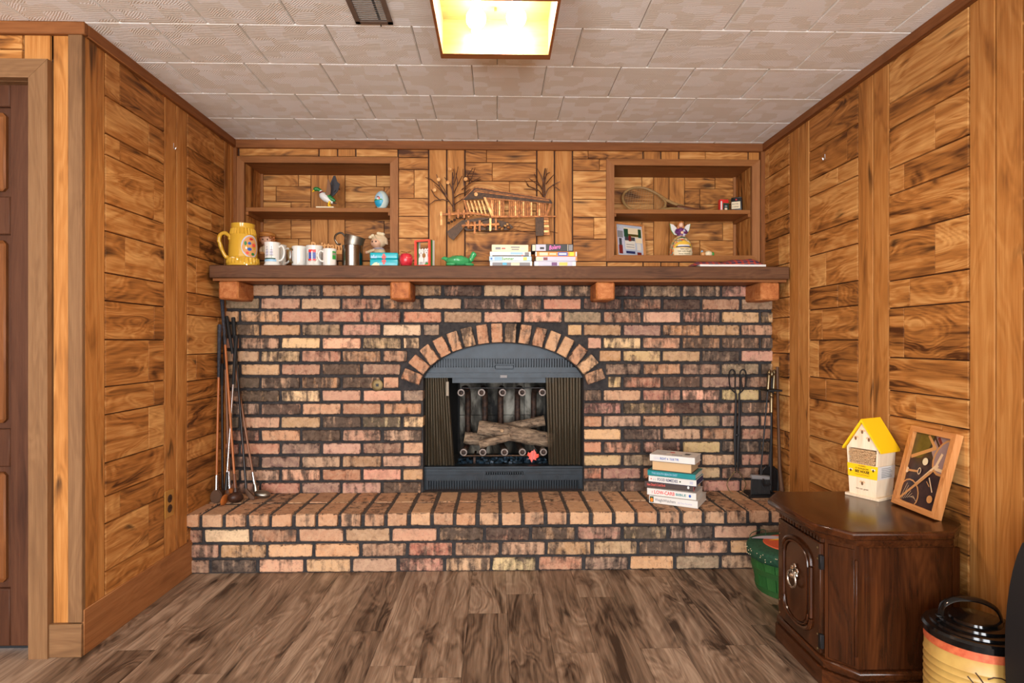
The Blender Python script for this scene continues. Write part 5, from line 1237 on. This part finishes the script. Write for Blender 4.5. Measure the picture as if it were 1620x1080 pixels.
for x, z in ((-.030, .112), (-.042, .104), (.002, .124), (.026, .120), (.014, .122)): ell(bm, (x, -.014, z), (.011, .008, .009), RY(20 * x / .03))
obj('bows', bm, S['cream'], hd)
o = thing('wooden_name_sign', 'cut out wooden letters spelling a first name', 'sign', at(516.5, 3.345, ZS)); xw = onY(541, 400, 3.345).x - onY(492.5, 400, 3.345).x
obj('sign_base', bb(-xw / 2, xw / 2 + .02, -.008, .008, 0, .026), S['letter_wood'], o); text('lettering', 'Brittany', .062, S['letter_wood'], o, (-xw / 2, .002, .026), (PI2, 0, 0), xw + .02, .005, .0022)
# duck
o = thing('mallard_figurine', 'mallard duck figurine landing with raised dark wings', 'figurine', at(517, 3.37, ZS2))
def D2(px, py, y=0): p = onY(px, py, 3.37) - o.location; return Vector((p.x, y, p.z))
obj('stand', prism(new(), [(-.050, -.03), (.045, -.03), (.052, .03), (-.042, .03)], 0, .010, 'xy'), S['cream'], o)
bt = [D2(508, 304.5), D2(511, 309), D2(517, 314), D2(523, 318.5), D2(528, 321)]
obj('body', tube(new(), curve(bt, 4), [.009, .012, .016, .019, .021, .022, .022, .022, .021, .019, .017, .015, .012, .010, .008, .006, .003], 14), S['white'], o)
obj('breast', tube(new(), [D2(507.5, 303), D2(509, 306), D2(512.5, 310)], [.008, .0145, .0205], 14), S['maroon'], o)
obj('back_feathers', tube(new(), [p + Vector((.010, -.004, .010)) for p in bt[1:]], [.008, .014, .012, .006], 10), S['green'], o)
obj('neck_ring', tube(new(), [D2(507.2, 301.5), D2(507.8, 303.2)], [.0085, .009], 12), S['white'], o)
bm = tube(new(), [D2(507.5, 302), D2(504, 299.5), D2(500, 298.5)], [.0085, .009, .011], 12); ell(bm, D2(499.5, 299), (.0135, .012, .011)); hd = obj('head', bm, S['green'], o)
obj('bill', tube(new(), [D2(498.5, 300), D2(496, 302.2), D2(494.2, 303.2)], [.006, .005, .003], 8, (1.2, .7)), S['yellow'], hd); eyes(hd, [D2(499, 298.3, -.0115)], .002)
obj('tail', tube(new(), [D2(527, 320.5), D2(533.5, 322.5)], [.008, .002], 8, (1.4, .6)), S['dark_grey'], o)
for y in (-.012, .008): obj('leg', tube(new(), [D2(523, 319, y), D2(521, 323, y), D2(520.5, 326, y), D2(524, 326, y)], [.006, .005, .004, .005], 8), S['yellow'], o)
def wing(name, pts, y0, lean, m):
    bm = prism(new(), [(D2(*p).x, D2(*p).z) for p in pts], y0 - .003, y0 + .003)
    for v in bm.verts: v.co.y += lean * (v.co.z - .06)
    return obj(name, bm, m, o)
wing('wing', [(519.5, 310), (518, 300), (520, 288), (524, 275), (527, 274), (530.5, 284), (535, 288), (534.5, 294), (533, 300), (531, 303), (527, 308), (524.5, 310)], .012, .25, S['dark_grey'])
wing('wing', [(515.5, 309), (518.5, 300), (520, 288), (521.5, 284), (524, 291), (525, 300), (524, 308), (519, 311)], -.012, -.12, S['burnt'])
for k in range(6): obj('wing_feather', tube(new(), [D2(525.5 + k * .6, 306 - k, .02), D2(527.5 + k * 1.2, 294 + k * .3 - 3 * (k < 3), .036), D2(526.5 + k * 1.5, 281 + k * 3.2, .046)], [.003, .004, .002], 6), S['rubber'], o)
# egg
o = thing('painted_egg', 'pale ornamental egg painted with a lakeside house', 'egg', at(604, 3.37, ZS2), (0, 0, math.radians(-8)))
pe = [(.002, 0), (.012, .001), (.024, .010), (.034, .026), (.039, .044), (.0385, .060), (.033, .078), (.023, .093), (.012, .101), (.002, .104)]
obj('shell', lathe(new(), pe, 32), plain('egg_shell', (206, 222, 214), .2), o)
def er(z):
    for (r0, z0), (r1, z1) in zip(pe, pe[1:]):
        if z0 <= z <= z1: return r0 + (r1 - r0) * (z - z0) / (z1 - z0)
    return .002
def egg_patch(name, m, fn, lift, az=-112):
    """patch of the egg's surface inside an outline fn(t)->(half angle deg, z)"""
    bm = new(); N_ = 14; rows = []
    z0, z1, hwf = fn
    for j in range(N_ + 1):
        z = z0 + (z1 - z0) * j / N_; hw_ = hwf(j / N_); rr = er(z) + lift
        rows.append([bm.verts.new((rr * math.cos(math.radians(az + hw_ * (i / 5 - 1))), rr * math.sin(math.radians(az + hw_ * (i / 5 - 1))), z)) for i in range(11)])
    for p_, q_ in zip(rows, rows[1:]):
        for i in range(10): bm.faces.new((p_[i], p_[i + 1], q_[i + 1], q_[i]))
    return obj(name, bm, m, o)
ov = lambda t: 52 * math.sqrt(max(.0, 1 - (2 * t - 1) ** 2)) + .5
egg_patch('painted_oval', S['skyblue'], (.008, .094, ov), .0006)
egg_patch('painted_lake', S['lagoon'], (.010, .046, lambda t: 50 * math.sqrt(max(0, 1 - (1 - t) ** 2)) + 1), .0010)
egg_patch('painted_shore', S['leafgreen'], (.045, .052, lambda t: 50 - 12 * t), .0013)
egg_patch('painted_house', S['white'], (.048, .060, lambda t: 12), .0017, -100); egg_patch('painted_roof', S['maroon'], (.060, .068, lambda t: 14 * (1 - t) + 1), .0019, -104); egg_patch('painted_house', S['coral'], (.050, .062, lambda t: 5), .0020, -92)
# racket
o = thing('tennis_racket', 'old wooden tennis racket with worn strings on the shelf', 'racket', (0, 0, 0))
ctr = onY(1023, 318, 3.46); o.location = Vector((ctr.x, YB, ZS2))
WRK = wood('racket_wood', (112, 82, 46), (156, 122, 76), (184, 150, 100), 'x', .45, 2, 14, .1, .4, False)
ax, rot = math.radians(64), math.radians(-13)
def RK(u, v, w=0):
    """u along the racket, v across, in the racket's own plane leaning on the back boards"""
    c, s = math.cos(rot), math.sin(rot); a, b = u * c - v * s, u * s + v * c
    return Vector((a, .118 + (b + .100) * math.cos(ax) + w * .3, (b + .100) * math.sin(ax) - .0068))
hoop = [(-.02 + .112 * math.cos(t) * (1.0 if math.cos(t) < 0 else 1.20), .090 * math.sin(t) * (1 - .18 * max(0, math.cos(t)))) for t in [2 * math.pi * k / 44 for k in range(45)]]
obj('hoop', tube(new(), [RK(a, b) for a, b in hoop], .0075, 8), WRK, o)
bm = new()
def inside(a): return .090 * math.sqrt(max(0, 1 - ((a + .02) / (.112 if a < -.02 else .134)) ** 2)) * (1 - .18 * max(0, (a + .02) / .134))
for k in range(18):
    a = -.128 + .0138 * k; hh_ = inside(a)
    if hh_ > .01: tube(bm, [RK(a, -hh_), RK(a, hh_)], .0006, 4)
for k in range(14):
    b = -.0845 + .013 * k; xs_ = [a / 200 for a in range(-34, 30) if inside(a / 200) > abs(b)]
    if len(xs_) > 2: tube(bm, [RK(xs_[0], b), RK(xs_[-1], b)], .0006, 4)
obj('strings', bm, plain('racket_gut', (150, 128, 92), .6), o)
bm = new()
for s in (-1, 1): tube(bm, curve([RK(.075, s * .056), RK(.115, s * .034), RK(.165, s * .017), RK(.22, s * .011)], 4), .0085, 8)
obj('throat', bm, WRK, o); obj('throat_wedge', tube(new(), [RK(.118, 0), RK(.15, 0), RK(.18, 0)], [.026, .019, .012], 8, (1, .3)), S['brown'], o)
obj('handle', tube(new(), [RK(.18, 0), RK(.30, 0), RK(.335, 0)], [.013, .013, .0145], 8), S['brown'], o)
# tins
def tin(label, x0, x1, top, Y, m, arts, dep, rz):
    xa, xb = onY(x0, 330, Y).x, onY(x1, 330, Y).x; o = thing('spice_tin', label, 'tin', ((xa + xb) / 2, Y, ZS2), (0, 0, rz)); w = (xb - xa) / 2; h = hgt(top, Y, ZS2)
    obj('can', bb(-w, w, 0, dep, 0, h - .006, .004, None, 2), m, o); obj('lid', bb(-w + .001, w - .001, .001, dep - .001, h - .007, h, .003, None, 2), m, o)
    for a in arts: flat_art('label_print', [(k, rect(-w + 2 * w * p, -w + 2 * w * r, h * s, h * t)) for k, p, r, s, t in a], o, (0, -.0006, 0))
    return o, w, h
o, w, h = tin('small red tobacco tin with a green and black label', 1139, 1153.5, 313, 3.40, S['bright_red'], [((S['white'], .05, .22, .05, .85), (S['dark_green'], .32, .98, .05, .72), (S['black'], .40, .90, .12, .62), (S['cream'], .5, .8, .18, .36), (S['grey'], .5, .8, .42, .55))], .03, .12)
o, w, h = tin('small black tin with a cream label', 1156.8, 1173, 309.5, 3.41, S['black'], [((S['cream'], .06, .86, .28, .72), (S['red'], .42, .56, .80, .88), (S['red'], .2, .75, .08, .14))], .034, -.50)
text('lettering', 'ROYAL', .010, S['dark_brown'], o, (-w * .75, -.002, h * .54), (PI2, 0, 0), w * 1.2); text('lettering', 'COFFEE', .010, S['dark_brown'], o, (-w * .75, -.002, h * .36), (PI2, 0, 0), w * 1.2)
# framed golf print
a_, b_ = onY(974, 404, 3.375), onY(1020.5, 404, 3.47); a_.z = b_.z = ZS
o = thing('framed_print', 'oak framed lakeside collage print standing in the lower shelf', 'picture', a_, (math.radians(-6), 0, math.atan2(b_.y - a_.y, b_.x - a_.x)))
w_ = (b_ - a_).length; h_ = .198; f_ = .011
for P_, m in (([(0, 0), (w_, 0), (w_ - f_, f_), (f_, f_)], WOAK['x']), ([(0, h_), (w_, h_), (w_ - f_, h_ - f_), (f_, h_ - f_)], WOAK['x']), ([(0, 0), (f_, f_), (f_, h_ - f_), (0, h_)], WOAK['z']), ([(w_, 0), (w_ - f_, f_), (w_ - f_, h_ - f_), (w_, h_)], WOAK['z'])):
    obj('frame_board', prism(new(), P_, -.012, .004), m, o)
obj('backing', bb(.004, w_ - .004, .0, .003, .004, h_ - .004), S['brown'], o)
def gp(x0, x1, z0, z1): return rect(f_ + (w_ - 2 * f_) * x0, f_ + (w_ - 2 * f_) * x1, f_ + (h_ - 2 * f_) * z0, f_ + (h_ - 2 * f_) * z1)
BG = plain('print_grey_blue', (176, 186, 200), .5)
flat_art('print', [(BG, gp(0, 1, 0, 1)), (S['cream'], gp(.30, .98, .62, .92)), (S['dark_green'], gp(.30, .46, .62, .88)), (S['dark_green'], gp(.84, .96, .62, .90)), (POL, gp(.46, .84, .64, .72)), (S['lilac'], gp(.03, .28, .10, .86)), (S['maroon'], gp(.08, .22, .06, .34)), (S['dark_grey'], gp(.10, .20, .34, .56)), (S['grey'], gp(.06, .26, .58, .80)),
      (S['dark_grey'], gp(.32, .70, .50, .62)), (S['paper'], gp(.32, .70, .22, .50)), (S['maroon'], gp(.46, .56, .48, .66)), (S['cream'], gp(.72, .97, .44, .60)), (S['paper'], gp(.76, .92, .20, .42)), (S['maroon'], gp(.76, .92, .04, .14)), (S['navy'], gp(.34, .68, .08, .16)), (S['grey'], gp(.36, .66, .28, .30)), (S['grey'], gp(.36, .66, .36, .38))], o, step=.0001, y0=-.002)
text('lettering', 'FOREST', .022, S['white'], o, (f_ + .006, -.005, h_ - f_ - .024), (PI2, 0, 0), .056)
# angel
o = thing('angel_figurine', 'winged angel figurine with a round patterned skirt and verse', 'figurine', at(1077, 3.40, ZS)); ha = hgt(348.5, 3.40, ZS)
g = G('patchwork_skirt'); p = g.n('NewGeometry').outputs['Position']; vo = g.n('TexVoronoi', {'Vector': p, 'Scale': 110.0}).outputs['Color']; sp = g.n('SeparateColor', {0: vo}).outputs[0]
SK = g.bsdf(g.ramp(sp, [(.15, (214, 98, 52)), (.35, (232, 190, 110)), (.55, (120, 140, 120)), (.75, (238, 224, 196)), (.95, (196, 160, 72))]), .45)
ks = ha / .196
pk = [(.050, 0), (.061, .006), (.063, .03), (.060, .06), (.052, .085), (.038, .103), (.022, .113), (.016, .118)]
obj('skirt', lathe(new(), [(r, z * ks) for r, z in pk], 36), SK, o)
def skr(z):
    for (r0, z0), (r1, z1) in zip(pk, pk[1:]):
        if z0 <= z / ks <= z1: return r0 + (r1 - r0) * (z / ks - z0) / (z1 - z0)
    return .05
def skpatch(name, m, hw0, z0, z1, lift, dome=True):
    bm = new(); rows = []
    for j in range(13):
        t = j / 12; z = z0 + (z1 - z0) * t; hw_ = hw0 * (math.sqrt(max(.0, 1 - max(0, (t - .45) / .55) ** 2)) if dome else 1) + .5; r = skr(z) + lift
        rows.append([bm.verts.new((r * math.cos(math.radians(-90 + hw_ * (i / 5 - 1))), r * math.sin(math.radians(-90 + hw_ * (i / 5 - 1))), z)) for i in range(11)])
    for p_, q_ in zip(rows, rows[1:]):
        for i in range(10): bm.faces.new((p_[i], p_[i + 1], q_[i + 1], q_[i]))
    return obj(name, bm, m, o)
skpatch('apron_border', S['dark_green'], 66, .001, .112 * ks, .0008); skpatch('apron_border', SK, 62, .001, .108 * ks, .0014); skpatch('verse_panel', S['gold_yellow'], 52, .002, .085 * ks, .0020); skpatch('verse_panel', S['cream'], 50, .003, .045 * ks, .0026, False)
skpatch('village_print', S['navy'], 40, .048 * ks, .054 * ks, .0028, False); skpatch('village_print', S['white'], 30, .054 * ks, .062 * ks, .0028, False)
for s_, zz, wd in (('thine own', .036, .046), ('Live well, laugh', .024, .072), ('love much', .010, .060)): text('lettering', s_, .011, S['dark_green'], o, (-wd / 2, -.0680, zz), (PI2, 0, 0), wd)
bm = lathe(new(), [(.017, .112 * ks), (.021, .122 * ks), (.023, .140 * ks), (.018, .154 * ks), (.008, .160 * ks)], 20); obj('bodice', bm, S['purple'], o)
for s in (-1, 1): obj('arm', tube(new(), curve([(s * .020, 0, .150 * ks), (s * .028, -.012, .134 * ks), (s * .008, -.026, .130 * ks)], 4), .008, 8), S['purple'], o)
bm = new(); ell(bm, (0, -.026, .131 * ks), (.009, .007, .008)); obj('hands', bm, S['skin'], o); bm = new(); ell(bm, (.012, -.022, .130 * ks), (.008, .006, .020)); obj('bouquet', bm, S['lilac'], o)
bm = new(); ell(bm, (0, -.004, .176 * ks), (.0135, .0135, .016)); hd = obj('head', bm, S['skin'], o); bm = new(); ell(bm, (0, .000, .183 * ks), (.0170, .0145, .0150)); ell(bm, (-.013, .002, .164 * ks), (.009, .009, .016)); ell(bm, (.013, .002, .164 * ks), (.009, .009, .016)); obj('hair', bm, S['curl'], hd)
eyes(hd, [(-.005, -.0172, .178 * ks), (.005, -.0172, .178 * ks)], .0012)
for s in (-1, 1):
    bm = prism(new(), [(s * .010, .120 * ks), (s * .034, .126 * ks), (s * .050, .150 * ks), (s * .057, .184 * ks), (s * .040, .180 * ks), (s * .022, .164 * ks), (s * .012, .148 * ks)], .010, .014)
    obj('wing', bm, S['white'], o); obj('wing_edge', tube(new(), [(s * .034, .012, .126 * ks), (s * .050, .012, .150 * ks), (s * .057, .012, .184 * ks)], .0022, 6), S['leafgreen'], o)
o = thing('lying_figurine', 'tiny reclining figurine with peach head and white round body', 'figurine', at(1118, 3.38, ZS)); bm = new(); ell(bm, (.010, 0, .0178), (.022, .018, .018)); obj('body', bm, S['cream'], o)
bm = new(); ell(bm, (-.022, -.004, .016), (.014, .013, .014)); hd = obj('head', bm, S['tan'], o); bm = new(); ell(bm, (-.026, 0, .031), (.006, .006, .008)); obj('cap', bm, S['lightblue'], hd); bm = new(); ell(bm, (.034, 0, .016), (.007, .012, .014)); obj('feet', bm, S['leafgreen'], o)

# ================================================================== COPPER COVERED BRIDGE ON THE WALL
o = thing('covered_bridge_wall_art', 'copper wall sculpture of a covered bridge between bare trees', 'wall art', (.012, YB - .009, 1.60))
YA = 3.285
def W2(cx, cy, y=YA):
    """photo crop (660,230) at 5.4x -> a local point on the sculpture"""
    p = onY(660 + cx / 5.4, 230 + cy / 5.4, y) - o.location; return p
def wp(pts, y=YA): return [(W2(a, b, y).x, W2(a, b, y).z) for a, b in pts]
def slab(name, pts, y, t, m, par=None): return obj(name, prism(new(), wp(pts, y), y - o.location.y, y + t - o.location.y), m, par or o)
CU, CD, CB, TW = S['copper'], S['copper_dark'], S['copper_bright'], S['twig']
slab('roof', [(385, 460), (490, 357), (600, 372), (1135, 458), (1158, 492), (1148, 496), (570, 440)], 3.262, .006, CD)
for k in range(4):
    a = k / 4; slab('roof_course', [(505 - 26 * a, 368 + 22 * a), (1120 + 10 * a, 462 + 8 * a), (1122 + 10 * a, 470 + 8 * a), (500 - 26 * a, 378 + 22 * a)], 3.2605 - .0004 * k, .002, S['copper'] if k % 2 else CD)
slab('roof_rim', [(385, 458), (490, 352), (600, 367), (1140, 455), (1138, 462), (600, 376), (492, 362), (394, 460)], 3.260, .003, CU)
sx = [(570, 632, 640), (690, 0, 0)]
# side wall of upright slats, two windows left open
x = 578
while x < 1100:
    gap = 745 <= x < 776 or 985 <= x < 1020
    if not gap:
        t = (x - 570) / 585; zt = 440 + 52 * t; zb = 612 - 2 * t
        xb = max(x, 640 + (x - 640) * 1.0) if x > 632 else 632 + (x - 570) * .15
        slab('wall_slat', [(x, zt), (x + 13, zt + 1.5), (x + 13 if x > 640 else xb + 9, zb), (xb, zb)], 3.268 + (.0015 if int(x / 17) % 2 else 0), .004, (CU, CB, CU, S['copper'])[int(x / 17) % 4])
    x += 17
slab('wall_top_plate', [(565, 438), (1150, 486), (1150, 498), (570, 456)], 3.264, .004, CU); slab('wall_sill', [(632, 600), (1190, 600), (1190, 610), (632, 616)], 3.262, .008, CU)
slab('end_brace', [(565, 440), (585, 442), (660, 612), (634, 612)], 3.2635, .004, CB); slab('end_brace', [(1130, 490), (1152, 492), (1110, 604), (1090, 604)], 3.2635, .004, CU)
# portal
slab('portal_post', [(392, 460), (408, 458), (452, 612), (434, 615)], 3.266, .004, CU)
for k in range(5): slab('portal_slat', [(418 + 32 * k, 470), (430 + 32 * k, 470), (468 + 32 * k, 600), (456 + 32 * k, 600)], 3.272, .003, S['copper_bright'])
slab('portal_beam', [(392, 455), (575, 440), (580, 452), (396, 466)], 3.265, .004, CD)
# pier, road, rocks
slab('pier', [(1010, 614), (1082, 614), (1080, 770), (1012, 772)], 3.266, .012, CD)
for k in range(7): slab('pier_stone', [(1084, 614 + 22 * k), (1118 + 2 * k, 614 + 22 * k), (1121 + 2 * k, 633 + 22 * k), (1084, 633 + 22 * k)], 3.267, .012, CB if k % 2 else CU)
slab('road', [(255, 735), (380, 640), (560, 615), (640, 618), (520, 650), (400, 700), (310, 808), (270, 780)], 3.258, .008, CD)
q = random.Random(12)
for k in range(26):
    x = 395 + 15.5 * k + q.uniform(-6, 6); y = 690 + q.uniform(-38, 28) * (1 - abs(k - 13) / 30); s = q.uniform(.005, .010); c = W2(x, y, 3.262)
    bm = new(); ell(bm, c, (s * 1.3, s * .9, s), RY(q.uniform(-40, 40)), 8, 6); obj('rock', bm, q.choice([CU, CB, CD]), o, smooth=20)
for k in range(8):
    c = W2(270 + 24 * k, 655 - 10 * k + q.uniform(-14, 14), 3.264); bm = new(); ell(bm, c, (.008, .006, .007), RY(q.uniform(-40, 40)), 8, 6); obj('rock', bm, q.choice([CD, CD, S['pewter']]), o, smooth=20)
slab('bank', [(380, 690), (480, 640), (640, 622), (780, 660), (825, 700), (780, 722), (600, 722), (420, 728)], 3.272, .006, CD)
# fences
slab('fence_rail', [(186, 580), (470, 568), (620, 590), (620, 604), (470, 588), (186, 598)], 3.254, .004, CU); slab('fence_rail', [(380, 676), (700, 664), (700, 682), (380, 690)], 3.252, .004, CU)
for x0, y0, y1 in ((205, 565, 680), (275, 520, 625), (350, 545, 620), (400, 548, 620), (436, 640, 700), (492, 650, 755), (533, 640, 730), (625, 622, 730), (672, 622, 724)): slab('fence_post', [(x0 - 9, y0), (x0 + 9, y0), (x0 + 8, y1), (x0 - 8, y1)], 3.250, .004, q.choice([CU, CB]))
# water lines
for pts in (((690, 660), (830, 655), (900, 662), (960, 684), (1010, 684)), ((800, 690), (900, 700), (1000, 716), (1090, 705)), ((820, 715), (900, 735), (1000, 752)), ((1120, 730), (1200, 748))): obj('water_wire', tube(new(), curve([W2(a, b, 3.276) for a, b in pts], 4), .0014, 5), TW, o)
# trees
def tree(root, br, y):
    t = obj('tree_trunk', tube(new(), [W2(a, b, y) for a, b in root], [.0065] + [.005] * (len(root) - 2) + [.003], 7), TW, o)
    for b in br: obj('branch', tube(new(), [W2(p, q_, y - .006 * (i % 2)) for i, (p, q_) in enumerate(b)], [.0034] + [.0026] * (len(b) - 2) + [.0016], 5), TW, t)
tree([(315, 560), (310, 480), (303, 350), (302, 230)], [[(312, 510), (340, 490), (400, 450), (460, 375)], [(310, 530), (270, 470), (200, 380), (150, 335)], [(280, 480), (220, 460), (150, 470), (105, 505)], [(200, 470), (150, 430), (118, 375)], [(240, 420), (190, 350), (120, 290), (70, 272)], [(190, 345), (165, 245)], [(255, 440), (235, 380), (190, 310)], [(305, 390), (280, 330), (232, 270)],
      [(304, 350), (330, 290), (350, 180)], [(303, 330), (318, 240), (312, 200)], [(308, 420), (350, 330), (385, 260)], [(312, 450), (360, 420), (420, 400), (450, 370)], [(380, 380), (430, 340), (470, 310), (540, 272)], [(440, 330), (470, 270), (495, 190)], [(455, 300), (430, 260), (475, 195)], [(470, 312), (510, 300), (545, 290)], [(400, 345), (395, 280), (392, 200)], [(345, 350), (345, 300), (330, 235)]], 3.284)
tree([(1085, 450), (1075, 380), (1080, 290), (1095, 195)], [[(1080, 440), (1045, 390), (1020, 375), (955, 350), (920, 295)], [(1030, 378), (960, 372), (912, 372)], [(955, 352), (935, 330)], [(1075, 385), (1040, 330), (1000, 240)], [(1060, 350), (1010, 320), (955, 280)], [(1078, 320), (1060, 260), (1025, 195)], [(1088, 440), (1120, 370), (1170, 330), (1222, 308)], [(1125, 365), (1160, 340), (1220, 385)], [(1100, 330), (1140, 280), (1168, 250)], [(1085, 300), (1112, 240), (1135, 230)], [(1095, 400), (1090, 340), (1110, 195)]], 3.284)
for a, b in ((278, 200), (183, 290), (263, 315), (147, 380), (414, 288), (502, 417)): obj('copper_disc', lathe(new(), [(.0095, -.001), (.0105, 0), (.0095, .001)], 14, Matrix.Translation(W2(a, b, 3.262)) @ RX(90).to_4x4()), CB, o)
obj('wall_stud', cyl(new(), W2(600, 560, 3.27), W2(600, 560, YB - .007), .004), TW, o); obj('wall_stud', cyl(new(), W2(1060, 640, 3.27), W2(1060, 640, YB - .007), .004), TW, o)
